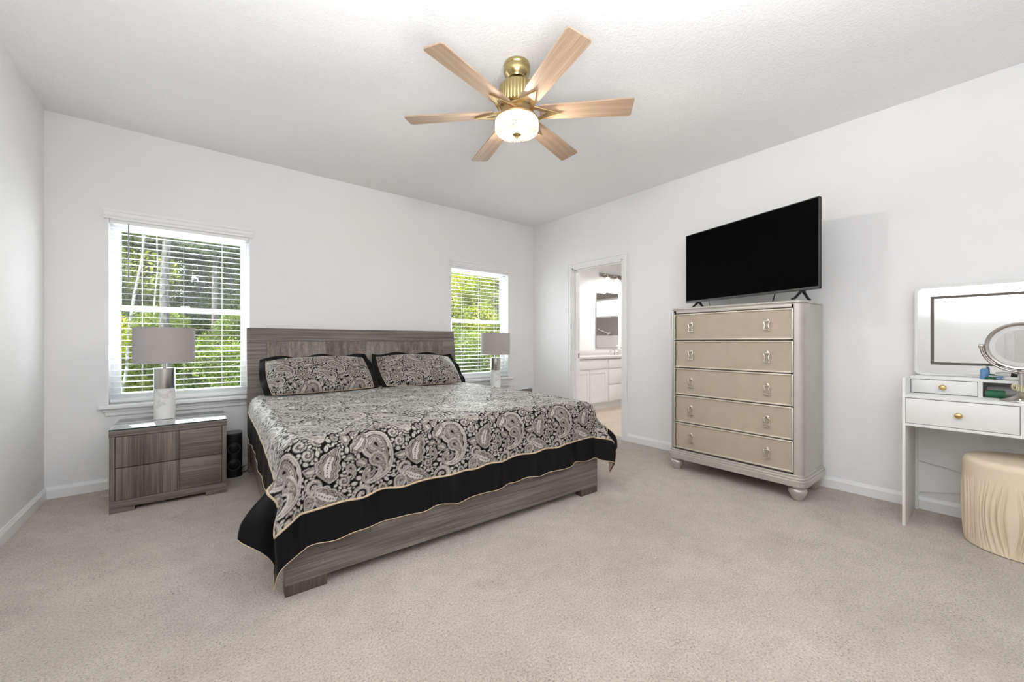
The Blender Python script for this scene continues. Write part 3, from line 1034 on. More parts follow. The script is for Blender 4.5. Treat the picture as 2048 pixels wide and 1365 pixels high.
# headboard: leans back, a framed field of upright veneer leaves standing a little proud
sh_ = Matrix(((1, 0, 0, 0), (0, 1, 0.140, 2.052), (0, 0, 1, 0), (0, 0, 0, 1)))
x0, x1 = -0.012, 2.040
hb = MB().box(x0, x1, 0.0, 0.045, 0.0, 1.114, 0.002, M=sh_).build('headboard', M['wood_x'], bed)
MB().box(x0, x1, 0.0, 0.045, 1.1145, 1.232, 0.002, M=sh_).build('top_rail', M['wood_x'], hb)
MB().box(0.136, 1.000, -0.016, -0.0005, 0.20, 1.112, 0.002, M=sh_).build('headboard_panel', M['wood_panel'], hb)
MB().box(1.002, 1.880, -0.016, -0.0005, 0.20, 1.112, 0.002, M=sh_).build('headboard_panel', M['wood_panel'], hb)
ma = thing('mattress', 'mattress on the bed, under the paisley comforter', 'mattress', BED, BA)
MB().box(0.035, BW - 0.035, 0.055, 2.04, 0.272, 0.640, 0.05, seg=4).build('ticking', M['sheet'], ma, 180)


# ---- paisley pattern: painted into colour attributes from signed distances
class Pat:
    def __init__(s, w, h, res):
        s.w, s.h, s.res = w, h, res
        s.nx, s.ny = int(round(w / res)), int(round(h / res))
        s.c = np.zeros((s.nx, s.ny, 3)) + np.array([0.0055, 0.005, 0.006])
        s.cov = np.zeros((s.nx, s.ny), bool)

    def patch(s, cx, cy, R):
        i = np.arange(int((cx - R) / s.res), int((cx + R) / s.res) + 1)
        j = np.arange(int((cy - R) / s.res), int((cy + R) / s.res) + 1)
        X, Y = np.meshgrid((i + 0.5) * s.res - cx, (j + 0.5) * s.res - cy, indexing='ij')
        return i % s.nx, j % s.ny, X, Y

    def put(s, ii, jj, col, a):
        ix = np.ix_(ii, jj)
        s.c[ix] = s.c[ix] * (1 - a[..., None]) + col * a[..., None]
        s.cov[ix] |= a > 0.3


LIGHT, CREAM, MIDT, TAUPE, INK = [np.array(c) for c in ((0.38, 0.345, 0.305), (0.50, 0.465, 0.42), (0.21, 0.183, 0.158), (0.10, 0.086, 0.075), (0.006, 0.0055, 0.0065))]


def sstep(a, b, x):
    t = np.clip((x - a) / (b - a), 0, 1)
    return t * t * (3 - 2 * t)


def spine_sdf(X, Y, pts, rad):
    d = np.full(X.shape, 9.0)
    k = np.zeros(X.shape)
    for q, ((px, py), r) in enumerate(zip(pts, rad)):
        e = np.hypot(X - px, Y - py) - r
        m = e < d
        d = np.where(m, e, d)
        k = np.where(m, q / len(rad), k)
    return d, k


def curl_spine(L, curl, n=46, body=0.30, tip=0.02):
    """tear drop: from a coiled thin tip to a round body"""
    t = np.linspace(0, 1, n)
    th = curl * (1 - t) ** 1.7
    dx, dy = np.cos(th), np.sin(th)
    x = np.cumsum(dx) * L / n
    y = np.cumsum(dy) * L / n
    x -= x.mean()
    y -= y.mean()
    r = L * (tip + (body - tip) * t ** 1.25)
    return list(zip(x, y)), r


def rot(X, Y, a, mir):
    c, s_ = math.cos(a), math.sin(a)
    x, y = c * X + s_ * Y, -s_ * X + c * Y
    return x, (-y if mir else y)


def paisley(P, cx, cy, L, a, mir=False, curl=2.6, teeth=22, body=0.26):
    ii, jj, X, Y = P.patch(cx, cy, L * 0.95)
    x, y = rot(X, Y, a, mir)
    pts, rad = curl_spine(L, curl, body=body)
    d, k = spine_sdf(x, y, pts, rad)
    ang = np.arctan2(y - pts[-1][1], x - pts[-1][0])
    ph = np.where(k > 0.9, k * teeth + ang * teeth / 5.0, k * teeth)
    w = P.res
    dd = -d
    u = L * 0.01
    scal = u * 1.3 * np.abs(np.sin(ph * PI))
    ins = sstep(-w, w, dd - 0.0 + scal * 0.6)
    col = np.empty(X.shape + (3,))
    col[:] = CREAM * 0.85
    def band(lo, hi, c, f=1.0):
        al = sstep(lo - w * .6, lo + w * .6, dd) * (1 - sstep(hi - w * .6, hi + w * .6, dd)) * f
        col[:] = col * (1 - al[..., None]) + c * al[..., None]
    band(2.4 * u, 9, INK)
    band(3.2 * u, 9, LIGHT)
    tooth = (dd > 5.0 * u) & (dd < 8.5 * u) & ((dd - 5.0 * u) > 3.5 * u * np.abs(((ph * 1.5) % 1) * 2 - 1))
    col[tooth] = INK
    band(8.3 * u, 9.4 * u, INK)
    band(9.4 * u, 9, MIDT)
    band(12.2 * u, 13.2 * u, INK)
    band(13.2 * u, 9, LIGHT)
    dots = (dd > 14.2 * u) & (np.sin(ph * 2 * PI) > 0.15) & (dd < 17 * u)
    col[dots] = INK
    band(18.0 * u, 19 * u, INK)
    band(19.0 * u, 9, MIDT)
    band(22.0 * u, 9, INK)
    P.put(ii, jj, col, ins)


def lobed_leaf(P, cx, cy, L, a, mir=False, lobes=4, wid=0.34, bend=0.5):
    ii, jj, X, Y = P.patch(cx, cy, L * 0.72)
    x, y = rot(X, Y, a, mir)
    t = x / L + 0.5
    y = y - bend * L * (t - 0.5) ** 2 + bend * L * 0.08
    tt = np.clip(t, 0, 1)
    env = wid * L * np.sin(PI * tt ** 0.75) * (0.78 + 0.22 * np.abs(np.sin(lobes * PI * (tt - 0.25 * np.abs(y) / L))))
    d = env - np.abs(y)
    d = np.where((t < 0) | (t > 1), -1, d)
    w = P.res
    al = sstep(-w, w, d)
    vein = np.abs(np.sin(lobes * PI * (tt - 0.9 * np.abs(y) / L)))
    col = np.empty(X.shape + (3,))
    f = np.clip(d / (0.12 * L), 0, 1)[..., None]
    col[:] = CREAM * (1 - f) * 0.9 + MIDT * f
    col[(np.abs(d - 0.045 * L) < 0.010 * L)] = INK
    col[d > 0.085 * L] = LIGHT
    col[(np.abs(d - 0.10 * L) < 0.011 * L)] = INK
    col[d > 0.11 * L] = MIDT
    core = env * 0.36 - np.abs(y)
    col[(core > 0) & (t > 0.12) & (t < 0.72)] = INK
    col[(core > 0.014 * L) & (t > 0.14) & (t < 0.70)] = CREAM * 0.9
    dots = (np.abs(((t * 14) % 1) - .5) < 0.27) & (np.abs(y) < 0.018 * L) & (t > 0.16) & (t < 0.68)
    col[dots] = INK
    col[(np.abs(np.abs(y) - 0.16 * L * np.sin(PI * tt)) < 0.007 * L) & (t > 0.5)] = INK
    P.put(ii, jj, col, al)


def swirl(P, cx, cy, R, a, mir=False, turns=1.6):
    ii, jj, X, Y = P.patch(cx, cy, R * 1.25)
    x, y = rot(X, Y, a, mir)
    n = 60
    t = np.linspace(0, 1, n)
    th = t * turns * 2 * PI
    rr = R * (0.06 + 0.80 * t ** 0.9)
    pts = list(zip(rr * np.cos(th), rr * np.sin(th)))
    rad = R * (0.05 + 0.12 * np.sin(PI * np.clip(t * 1.02, 0, 1)) + 0.05 * t)
    d, k = spine_sdf(x, y, pts, rad)
    w = P.res
    col = np.empty(X.shape + (3,))
    col[:] = CREAM * 0.9
    col[d < -0.06 * R] = INK
    col[d < -0.09 * R] = LIGHT
    P.put(ii, jj, col, sstep(-w, w, -d))


def rosette(P, cx, cy, R, a, lobes=8):
    ii, jj, X, Y = P.patch(cx, cy, R * 1.1)
    r = np.hypot(X, Y) / R
    th = np.arctan2(Y, X) + a
    e = 0.80 + 0.18 * np.abs(np.cos(lobes * th / 2))
    d = e - r
    w = P.res / R
    col = np.empty(X.shape + (3,))
    col[:] = CREAM * 0.85
    col[np.abs(d - 0.13) < 0.028] = INK
    col[d > 0.16] = MIDT
    col[(np.abs(np.sin(lobes * th / 2)) < 0.22) & (d > 0.16) & (r > 0.3)] = INK
    col[r < 0.34] = INK
    col[r < 0.29] = LIGHT
    col[r < 0.12] = INK
    P.put(ii, jj, col, sstep(-w, w, d))


def leaflet(P, cx, cy, L, a):
    ii, jj, X, Y = P.patch(cx, cy, L * 0.6)
    x, y = rot(X, Y, a, False)
    d = 0.26 * L * (1 - (2 * x / L) ** 2) - np.abs(y)
    w = P.res
    col = np.empty(X.shape + (3,))
    col[:] = CREAM * 0.9
    if L > 0.028:
        col[np.abs(y) < 0.03 * L] = INK
    P.put(ii, jj, col, sstep(-w, w, d))


def make_tile(w, h, res, k=1.0, seed=3):
    P = Pat(w, h, res)
    rg = np.random.default_rng(seed)
    paisley(P, 0.33 * w, 0.27 * h, 0.27 * k, 2.25, True, 2.9, 26, 0.25)
    paisley(P, 0.35 * w, 0.245 * h, 0.135 * k, 2.5, True, 3.0, 14, 0.27)
    swirl(P, 0.13 * w, 0.06 * h, 0.055 * k, 0.4)
    lobed_leaf(P, 0.78 * w, 0.10 * h, 0.18 * k, -0.45, False, 5, 0.27)
    lobed_leaf(P, 0.80 * w, 0.36 * h, 0.17 * k, 1.25, True, 4, 0.34, 0.7)
    paisley(P, 0.60 * w, 0.02 * h, 0.12 * k, 1.2, False, 3.4, 14, 0.25)
    swirl(P, 0.62 * w, 0.20 * h, 0.042 * k, 2.4, True)
    paisley(P, 0.52 * w, 0.72 * h, 0.17 * k, -0.75, False, 1.3, 18, 0.27)
    paisley(P, 0.90 * w, 0.80 * h, 0.20 * k, 2.7, True, 2.8, 20, 0.25)
    rosette(P, 0.14 * w, 0.72 * h, 0.058 * k, 0.3, 9)
    swirl(P, 0.70 * w, 0.58 * h, 0.038 * k, 1.0)
    lobed_leaf(P, 0.12 * w, 0.50 * h, 0.12 * k, 0.9, False, 4, 0.3)
    lobed_leaf(P, 0.30 * w, 0.90 * h, 0.12 * k, 0.15, True, 4, 0.3)
    for size, tries in ((0.060, 260), (0.042, 420), (0.028, 900), (0.018, 2200), (0.011, 2600)):
        size *= k
        q = max(1, int(size * 0.40 / res))
        for _ in range(tries):
            i, j = rg.integers(P.nx), rg.integers(P.ny)
            ii, jj = np.arange(i - q, i + q + 1) % P.nx, np.arange(j - q, j + q + 1) % P.ny
            if P.cov[np.ix_(ii, jj)].any():
                continue
            cx, cy, a = (i + .5) * res, (j + .5) * res, rg.uniform(0, 2 * PI)
            ch = rg.integers(3)
            if size > 0.035 * k and ch == 0:
                swirl(P, cx, cy, size * 0.5, a, rg.random() < .5)
            elif size > 0.035 * k and ch == 1:
                lobed_leaf(P, cx, cy, size * 1.1, a, rg.random() < .5, 3, 0.34)
            elif size > 0.035 * k:
                paisley(P, cx, cy, size * 1.1, a, rg.random() < .5, 2.2, 10, 0.3)
            else:
                leaflet(P, cx, cy, size * 1.15, a)
    return P


def sample(P, A, B):
    fi = (A / P.res - 0.5)
    fj = (B / P.res - 0.5)
    i0, j0 = np.floor(fi).astype(int), np.floor(fj).astype(int)
    u, v = (fi - i0)[..., None], (fj - j0)[..., None]
    g = lambda i, j: P.c[i % P.nx, j % P.ny]
    return g(i0, j0) * (1 - u) * (1 - v) + g(i0 + 1, j0) * u * (1 - v) + g(i0, j0 + 1) * (1 - u) * v + g(i0 + 1, j0 + 1) * u * v


TILE = make_tile(0.42, 0.56, 0.0022)
TILE_P = make_tile(0.40, 0.52, 0.0022, 0.96, 5)

# ---- comforter surface
CORE_IN, CR, CZ = 0.075, 0.095, 0.668
LT_TAN, LT_HEM, RT_TAN, RT_HEM, FT_TAN, FT_HEM, HEAD = 0.182, 0.345, 0.225, 0.385, 0.355, 0.510, 1.86
CU0, CU1, CV0 = CORE_IN, BW - CORE_IN, CORE_IN


def comforter(A, Bv, off=0.0):
    """sheet coordinates (bed u, bed v, unrolled past the mattress edge) -> bed-local points"""
    skew = 0.028 * np.clip(A - CU0, 0, CU1 - CU0)
    Bq = Bv + np.where(Bv < CV0, skew * np.clip((CV0 - Bv) / 0.3, 0, 1), 0)
    da = np.where(A < CU0, CU0 - A, np.where(A > CU1, A - CU1, 0.0))
    da = np.where(A < CU0, da + 0.075 * np.clip(da / 0.3, 0, 1) * sstep(0.0, 0.9, 0.95 - Bv), da)
    sg = np.where(A < CU0, -1.0, 1.0)
    db = np.maximum(CV0 - Bq, 0)
    r = np.hypot(da, db)
    phi = np.degrees(np.arctan2(db, np.maximum(da, 1e-9)))      # 0 = side, 90 = foot
    q = np.minimum(r, CR * PI / 2)
    ex = np.maximum(r - CR * PI / 2, 0)
    both = sstep(0.0, 0.15, np.minimum(da, db))
    fl = 0.07 + 0 * r
    left = sg < 0
    g = lambda c, w: np.exp(-((phi - c) / w) ** 2)
    lobe = np.where(left, 0.148 * g(20, 21) - 0.015 * g(45, 8) + 0.135 * g(61, 13), 0.16 * g(26, 21) - 0.01 * g(46, 8) + 0.10 * g(61, 13))
    hc = both * lobe * sstep(-0.02, 0.24, ex) * (1 - 0.25 * sstep(0.26, 0.5, ex))
    # ripples that grow towards the hem
    rip = 0.016 * np.sin(A * 9.0 + 0.8 * np.sin(A * 4.1)) + 0.010 * np.sin(A * 23 + 1.3) + 0.006 * np.sin(A * 41 + 0.4)
    rips = 0.007 * np.sin(Bv * 9.0 + 0.5) + 0.004 * np.sin(Bv * 27.0)
    wr = np.clip(ex / 0.25, 0, 1)
    h = CR * np.sin(q / CR) + fl * ex + hc + wr * np.where(db > da, rip, rips) * (1 - 0.5 * both)
    drop = CR * (1 - np.cos(q / CR)) + ex * (0.985 - 0.7 * np.abs(hc))
    nx = np.where(r > 1e-6, da / np.maximum(r, 1e-6), 0) * sg
    ny = np.where(r > 1e-6, -db / np.maximum(r, 1e-6), 0)
    u = np.clip(A, CU0, CU1) + nx * (h - off)
    v = np.maximum(Bq, CV0) + ny * (h - off)
    top = np.clip(1 - r / 0.15, 0, 1)
    puff = 0.010 * np.sin(A * 5.3 + 1.1 * np.sin(Bv * 3.0)) * np.cos(Bv * 4.6 + 0.7) + 0.004 * np.sin(A * 15 + Bv * 7) * np.cos(Bv * 13 - A * 5)
    crown_ = 0.012 * np.sin(np.clip((A - CU0) / (CU1 - CU0), 0, 1) * PI)
    z = CZ - drop + top * (puff + crown_) + 0.004 * np.sin(A * 30 + Bv * 17) * np.clip(ex / 0.1, 0, 1) - off * np.clip(1 - ex / 0.05, 0, 1)
    return np.stack([u, v, z], -1)


com = thing('comforter', 'black and silver paisley comforter with black border over the bed', 'comforter', BED, BA)
A0, A1, B0, B1 = CU0 - LT_TAN, CU1 + RT_TAN, CV0 - FT_TAN, HEAD
st = 0.0036
a_ = np.linspace(A0, A1, int((A1 - A0) / st))
b_ = np.linspace(B0, B1, int((B1 - B0) / st))
AA, BB = np.meshgrid(a_, b_, indexing='ij')
grid_mesh('patterned_panel', comforter(AA, BB), M['paisley'], com, sample(TILE, AA - A0 + 0.05, BB - B0 + 0.02))
H0, H1, G0 = CU0 - LT_HEM, CU1 + RT_HEM, CV0 - FT_HEM


def strip(a0, a1, b0, b1, s=0.008):
    a = np.linspace(a0, a1, max(3, int((a1 - a0) / s)))
    c = np.linspace(b0, b1, max(3, int((b1 - b0) / s)))
    return comforter(*np.meshgrid(a, c, indexing='ij'))


for (a0, a1, b0, b1) in ((H0, A0, G0, HEAD), (A1, H1, G0, HEAD), (A0, A1, G0, B0)):
    grid_mesh('border', strip(a0, a1, b0, b1), M['black_fabric'], com)


def edge_path(a0, a1, b0, n=260):
    p = [(a0, v) for v in np.linspace(HEAD, b0, n)] + [(u, b0) for u in np.linspace(a0, a1, n)[1:]] + [(a1, v) for v in np.linspace(b0, HEAD, n)[1:]]
    p = np.array(p)
    return comforter(p[:, 0], p[:, 1])


MB().tube([tuple(p) for p in edge_path(A0, A1, B0)], 0.0052, 8).build('piping', M['tan'], com, 180)
MB().tube([tuple(p) for p in edge_path(H0, H1, G0)], 0.0022, 6).build('hem', M['tan'], com, 180)
bk = np.meshgrid(np.linspace(H0 + 0.002, H1 - 0.002, 150), np.linspace(G0 + 0.002, HEAD, 130), indexing='ij')
grid_mesh('lining', comforter(bk[0], bk[1], 0.008), M['tan'], com, flip=True)


# ---- pillows in shams
def pillow(name, u0, u1, label, seed, off):
    root = thing(name, label, 'pillow', BED, BA, 'paisley pillow shams')
    L, Hh = u1 - u0, 0.50
    n, m = 230, 130
    s = np.linspace(-1, 1, n)
    t = np.linspace(-1, 1, m)
    SS, TT = np.meshgrid(s, t, indexing='ij')
    fl = 0.05
    inx, iny, inb = 1 - 2 * fl / L, 1 - 2 * fl / Hh, 1 - 0.024 / Hh
    rgp = np.random.default_rng(seed)
    ph = rgp.uniform(0, 6, 6)

    def surf(SS, TT, side):
        xs_, ts_ = np.clip(np.abs(SS) / inx, 0, 1), np.clip(np.where(TT > 0, TT / iny, -TT / inb), 0, 1)
        th = 0.105 * (1 - xs_ ** 3.2) ** 0.55 * (1 - ts_ ** 2.6) ** 0.6
        th = th + 0.006 * np.sin(SS * 7 + ph[0]) * np.cos(TT * 5 + ph[1]) * (th / 0.1)
        x = SS * L / 2 * (1 - 0.05 * (TT ** 2) * np.sign(1))
        y = TT * Hh / 2 * (1 - 0.07 * SS ** 2 * (np.abs(TT)))
        fold = np.clip((np.maximum(np.abs(SS) - inx, 0) * L / 2 + np.maximum(np.where(TT > 0, TT - iny, -TT - inb), 0) * Hh / 2) / 0.05, 0, 1)
        wob = fold * (0.016 * np.sin(SS * 8 + ph[2]) + 0.010 * np.sin(TT * 7 + ph[3]))
        return x, y, side * th + wob + side * 0.003

    Mx = T(((u0 + u1) / 2, 1.865, 0.826)) @ RX(math.radians(38)) @ RZ(math.radians(off))
    R3 = np.array(Mx.to_3x3())
    T3 = np.array(Mx.translation)

    def world(SS, TT, side):
        x, y, z = surf(SS, TT, side)
        p = np.stack([x, y, z], -1) @ R3.T + T3
        # the sheet below pushes the lower edge flat
        p[..., 2] = np.maximum(p[..., 2], 0.684 + 0.002 * side)
        return p
    ins = np.linspace(-inx, inx, n), np.linspace(-inb, iny, m)
    I, J = np.meshgrid(*ins, indexing='ij')
    pat = sample(TILE_P, (I * L / 2 + 0.5) + seed * 0.131, (J * Hh / 2 + 0.4) + seed * 0.07)
    grid_mesh('sham_front', world(I, J, 1.0), M['paisley'], root, pat)
    fr = np.meshgrid(np.linspace(-1, 1, 120), np.linspace(-1, 1, 70), indexing='ij')
    grid_mesh('sham_back', world(fr[0], fr[1], -1.0), M['black_fabric'], root, flip=True)
    for sx in ((-1, -inx), (inx, 1)):
        gx = np.meshgrid(np.linspace(*sx, 8), np.linspace(-1, 1, 80), indexing='ij')
        grid_mesh('flange', world(gx[0], gx[1], 1.0), M['black_fabric'], root)
    for sy in ((-1, -inb), (iny, 1)):
        gx = np.meshgrid(np.linspace(-inx, inx, 100), np.linspace(*sy, 8), indexing='ij')
        grid_mesh('flange', world(gx[0], gx[1], 1.0), M['black_fabric'], root)
    e = [(-inx, v) for v in np.linspace(-inb, iny, 40)] + [(u, iny) for u in np.linspace(-inx, inx, 80)[1:]] + [(inx, v) for v in np.linspace(iny, -inb, 40)[1:]] + [(u, -inb) for u in np.linspace(inx, -inx, 80)[1:-1]]
    e = np.array(e)
    MB().tube([tuple(p) for p in world(e[:, 0], e[:, 1], 1.0)], 0.004, 6, True).build('piping', M['tan'], root, 180)
    return root


pillow('pillow', 0.055, 0.985, 'paisley pillow with black flange on left half of bed', 1, 1.5)
pillow('pillow', 0.990, 1.905, 'paisley pillow with black flange on right half of bed', 2, -2.0)

# ------------------------------------------------------------------ speaker beside the bed
sp = thing('speaker', 'slim black speaker on the carpet between nightstand and bed', 'speaker', (1.076, -0.20, 0))


def rrect(hx, hy, r, n=6):
    out = []
    for cx, cy, a0 in ((hx - r, hy - r, 0), (-hx + r, hy - r, 90), (-hx + r, -hy + r, 180), (hx - r, -hy + r, 270)):
        for k in range(n + 1):
            a = math.radians(a0 + 90 * k / n)
            out.append((cx + r * math.cos(a), cy + r * math.sin(a)))
    return out


MB().prism(rrect(0.062, 0.085, 0.055), 0.0, 0.012).prism(rrect(0.059, 0.082, 0.053), 0.012, 0.345).build('body', M['cord_black'], sp)
MB().prism(rrect(0.061, 0.084, 0.054), 0.345, 0.357).build('top_cap', M['tv_bezel'], sp)
for z in (0.10, 0.235):
    ring = [(0.042 * math.cos(a), -0.083, z + 0.042 * math.sin(a)) for a in np.linspace(0, 2 * PI, 30, False)]
    d = MB().tube(ring, 0.004, 6, True).build('driver_ring', M['tv_bezel'], sp, 180)
    MB().lathe([(0.039, 0), (0.03, 0.006), (0.012, 0.008), (0.002, 0.004)], 24, T((0, -0.081, z)) @ RX(PI / 2)).build('driver_cone', M['tv_black'], d)
tag(MB().tube([(1.132, -0.17, 0.03), (1.15, -0.15, 0.045), (1.18, -0.13, 0.048), (1.19, -0.14, 0.03), (1.175, -0.17, 0.008), (1.14, -0.19, 0.006)], 0.004, 8).build('power_cord', M['cord_black'], None, 180),
    'black cord looped on the carpet between speaker and bed', 'cord')
tag(MB().tube([(0.30, -0.16, 0.006), (0.32, -0.20, 0.005), (0.36, -0.22, 0.005), (0.392, -0.30, 0.005), (0.394, -0.36, 0.005)], 0.0035, 8).build('lamp_cord', M['cord_white'], None, 180),
    'white cord on the carpet at left of the nightstand', 'cord')

# ------------------------------------------------------------------ ceiling fan
FX, FY = 2.306, -2.424
fan = thing('ceiling_fan', 'brass ceiling fan with six oak blades and lit glass bowl', 'ceiling fan', (FX, FY, H), 0)
MB().lathe([(0.066, 0), (0.076, -0.003), (0.078, -0.018), (0.074, -0.024), (0.078, -0.028), (0.078, -0.046), (0.070, -0.066), (0.056, -0.076), (0.050, -0.085), (0.044, -0.086), (0.044, -0.072)], 40).build('canopy', M['brass'], fan)
MB().lathe([(0.020, -0.08), (0.020, -0.10), (0.040, -0.102), (0.040, -0.135), (0.020, -0.138)], 28).build('coupling', M['brass'], fan)
mh = MB().lathe([(0.03, -0.130), (0.094, -0.131), (0.101, -0.134), (0.103, -0.141), (0.103, -0.246), (0.096, -0.252), (0.05, -0.254)], 288, rib=lambda t, z: (0.020 * max(-0.8, math.cos(36 * t)) if -0.247 < z < -0.138 else 0)).build('motor_housing', M['brass'], fan, 50)
MB().lathe([(0.05, -0.254), (0.085, -0.256), (0.090, -0.275), (0.102, -0.300), (0.120, -0.318), (0.126, -0.326), (0.126, -0.336), (0.110, -0.338)], 48).build('light_collar', M['brass_satin'], fan)
ZB = -0.288
for k in range(6):
    a = math.radians(15.3 + 60 * k)
    Rm = RZ(a)
    Mb = Rm @ T((0, 0, ZB)) @ RX(math.radians(-11))
    r0, r1, w0, w1, c = 0.135, 0.664, 0.052, 0.066, 0.014
    poly = [(r0, -w0), (r1 - c, -w1), (r1 - c * 0.3, -w1 + c * 0.3), (r1, -w1 + c), (r1, w1 - c), (r1 - c * 0.3, w1 - c * 0.3), (r1 - c, w1), (r0, w0)]
    bl = MB().prism(poly, -0.004, 0.004)
    ob = bl.build('blade', M['blade'], fan, 30)
    ob.matrix_local = Mb
    # chevron bracket under the blade
    i2 = MB()
    up = [(0.085, 0.066), (0.250, 0.0), (0.185, 0.0), (0.085, 0.046)]
    dn = [(x, -y) for x, y in up][::-1]
    i2.prism(up, -0.012, -0.0045).prism(dn, -0.012, -0.0045)
    i2.tube([(0.083, -0.066, -0.010), (0.252, 0, -0.0125), (0.083, 0.066, -0.010)], 0.0035, 8)
    io = i2.build('blade_bracket', M['brass_satin'], fan, 30)
    io.matrix_local = Mb
bowl = MB().lathe([(0.124, -0.337), (0.128, -0.342), (0.128, -0.385), (0.122, -0.398), (0.105, -0.406), (0.06, -0.409), (0.006, -0.410)], 96, cap=False, rib=lambda t, z: 0.010 * math.cos(40 * t)).build('glass_bowl', M['bowl'], fan, 60)
MB().lathe([(0.004, -0.404), (0.024, -0.409), (0.026, -0.413), (0.016, -0.420), (0.007, -0.424), (0.009, -0.430), (0.004, -0.438)], 24).build('finial', M['gold'], fan)
for k in range(2):
    a = 0.6 + k * PI
    MB().lathe([(0.006, -0.02), (0.014, -0.012), (0.020, 0.004), (0.014, 0.02), (0.008, 0.026)], 16, T((0.055 * math.cos(a), 0.055 * math.sin(a), -0.372))).build('light_bulb', M['bulb'], fan)
fl_ = light('fan_lamp', 'POINT', (FX, FY, H - 0.368), (0, 0, 0), 175, (1.0, 0.935, 0.86), radius=0.045)

# ------------------------------------------------------------------ chest of drawers
DXF, DYL, DYR = 4.085, -2.372, -3.352
DW = DYL - DYR                                # width along the wall
dre = thing('chest_of_drawers', 'champagne chest of five drawers on bun feet against right wall', 'chest of drawers', (DXF, DYL, 0), -PI / 2)
# local: x runs along the wall to the right, y runs towards the wall, front at y = 0
DD = 0.455


def plan(x0, x1, y0, y1, r, n=8):
    """plan outline with rounded front corners"""
    p = [(x0, y1)]
    for k in range(n + 1):
        a = PI + (PI / 2) * k / n
        p.append((x0 + r + r * math.cos(a), y0 + r + r * math.sin(a)))
    for k in range(n + 1):
        a = 1.5 * PI + (PI / 2) * k / n
        p.append((x1 - r + r * math.cos(a), y0 + r + r * math.sin(a)))
    p.append((x1, y1))
    return p


fx0, fx1 = 0.043, DW - 0.057
b = MB()
# carcass: rounded corner columns, back, top and bottom
b.prism(plan(0.0, DW, 0.022, DD, 0.05), 0.178, 1.378)
b.build('carcass', M['champagne'], dre, 40)
b = MB()
b.prism(plan(0.0, 0.105, 0.0, 0.06, 0.045)[:11] + [(fx0 - 0.002, 0.0), (fx0 - 0.002, 0.06)], 0.178, 1.374)
b.build('corner_post', M['champagne'], dre, 40)
b = MB()
pr = [(DW - x, y) for x, y in (plan(0.0, 0.12, 0.0, 0.06, 0.052)[:11] + [(0.057 - 0.002, 0.0), (0.057 - 0.002, 0.06)])]
b.prism(pr[::-1], 0.178, 1.374)
b.build('corner_post', M['champagne'], dre, 40)
MB().box(fx0 - 0.002, fx1 + 0.002, 0.0, 0.03, 1.353, 1.374, 0.001).build('top_rail', M['champagne'], dre)
b = MB()
b.prism(plan(0.004, DW - 0.004, 0.004, DD, 0.05), 1.374, 1.384).prism(plan(0.0, DW, 0.0, DD, 0.05), 1.384, 1.400)
b.build('top', M['champagne'], dre, 30, 0.003)
b = MB()
b.prism(plan(-0.006, DW + 0.006, -0.006, DD, 0.055), 0.160, 0.182).prism(plan(-0.014, DW + 0.014, -0.014, DD, 0.06), 0.146, 0.164)
b.prism(plan(-0.020, DW + 0.020, -0.020, DD, 0.062), 0.102, 0.148)
b.build('plinth', M['champagne'], dre, 30, 0.004)
for x, y in ((0.045, 0.045), (DW - 0.045, 0.045), (0.045, DD - 0.06), (DW - 0.045, DD - 0.06)):
    MB().lathe([(0.026, 0), (0.032, 0.006), (0.040, 0.026), (0.054, 0.056), (0.057, 0.068), (0.053, 0.080), (0.042, 0.088), (0.044, 0.092), (0.046, 0.102)], 28, T((x, y, 0))).build('bun_foot', M['champagne'], dre, 60)
MB().box(fx0 - 0.001, fx1 + 0.001, 0.010, 0.0235, 0.185, 1.352).build('gap_shade_panel', M['wood_dark_and_gap'], dre)  # dark sheet behind the drawers, paints shade into the gaps between them
zs = [1.350, 1.121, 0.886, 0.654, 0.418, 0.192]
for k in range(5):
    zt, zb = zs[k] - 0.004, zs[k + 1] + 0.004
    dw = MB().box(fx0 + 0.011, fx1 - 0.011, 0.004, 0.021, zb + 0.011, zt - 0.011).build('drawer', M['champagne_fabric'], dre)
    b = MB()
    for (xa, xb, za, zc) in ((fx0 + 0.001, fx0 + 0.012, zb, zt), (fx1 - 0.012, fx1 - 0.001, zb, zt), (fx0 + 0.012, fx1 - 0.012, zb, zb + 0.011), (fx0 + 0.012, fx1 - 0.012, zt - 0.011, zt)):
        b.box(xa, xb, -0.004, 0.021, za, zc, 0.003)
    b.build('drawer_frame', M['champagne_lite'], dw, 40)
    zc = (1.262, 1.028, 0.793, 0.557, 0.327)[k]
    for px in (-2.567, -3.133):
        x = DYL - px
        b = MB()
        pts = [(0.0, 0.0), (0.014, 0.0), (0.019, -0.008), (0.016, -0.016), (0.0125, -0.034), (0.014, -0.052), (0.021, -0.068)]
        ring = [(x + s * px_, -0.012 - 0.006 * (pz > -0.06), zc + pz) for s, seq in ((1, pts), (-1, pts[::-1])) for px_, pz in seq]
        ring = [(rx, -0.013, rz) for rx, ry, rz in ring]
        b.tube(ring, 0.0044, 8, True)
        hd = b.build('handle', M['silver'], dw, 180)
        MB().lathe([(0.011, 0), (0.011, 0.004), (0.005, 0.006), (0.005, 0.016), (0.009, 0.018), (0.006, 0.022)], 14, T((x, 0.004, zc + 0.003)) @ RX(PI / 2)).prism([(x - .004, -.008), (x + .004, -.008), (x + .004, .004), (x - .004, .004)], zc - .006, zc + .01).build('mount', M['silver'], hd)

# ------------------------------------------------------------------ television
P0, P1 = Vector((4.40, -2.356)), Vector((4.115, -3.434))
dv = (P1 - P0)
TA = math.atan2(dv.y, dv.x)
TL = dv.length
tv = thing('television', 'large black flat television standing on chest of drawers', 'television', (P0.x, P0.y, 1.4035), TA)
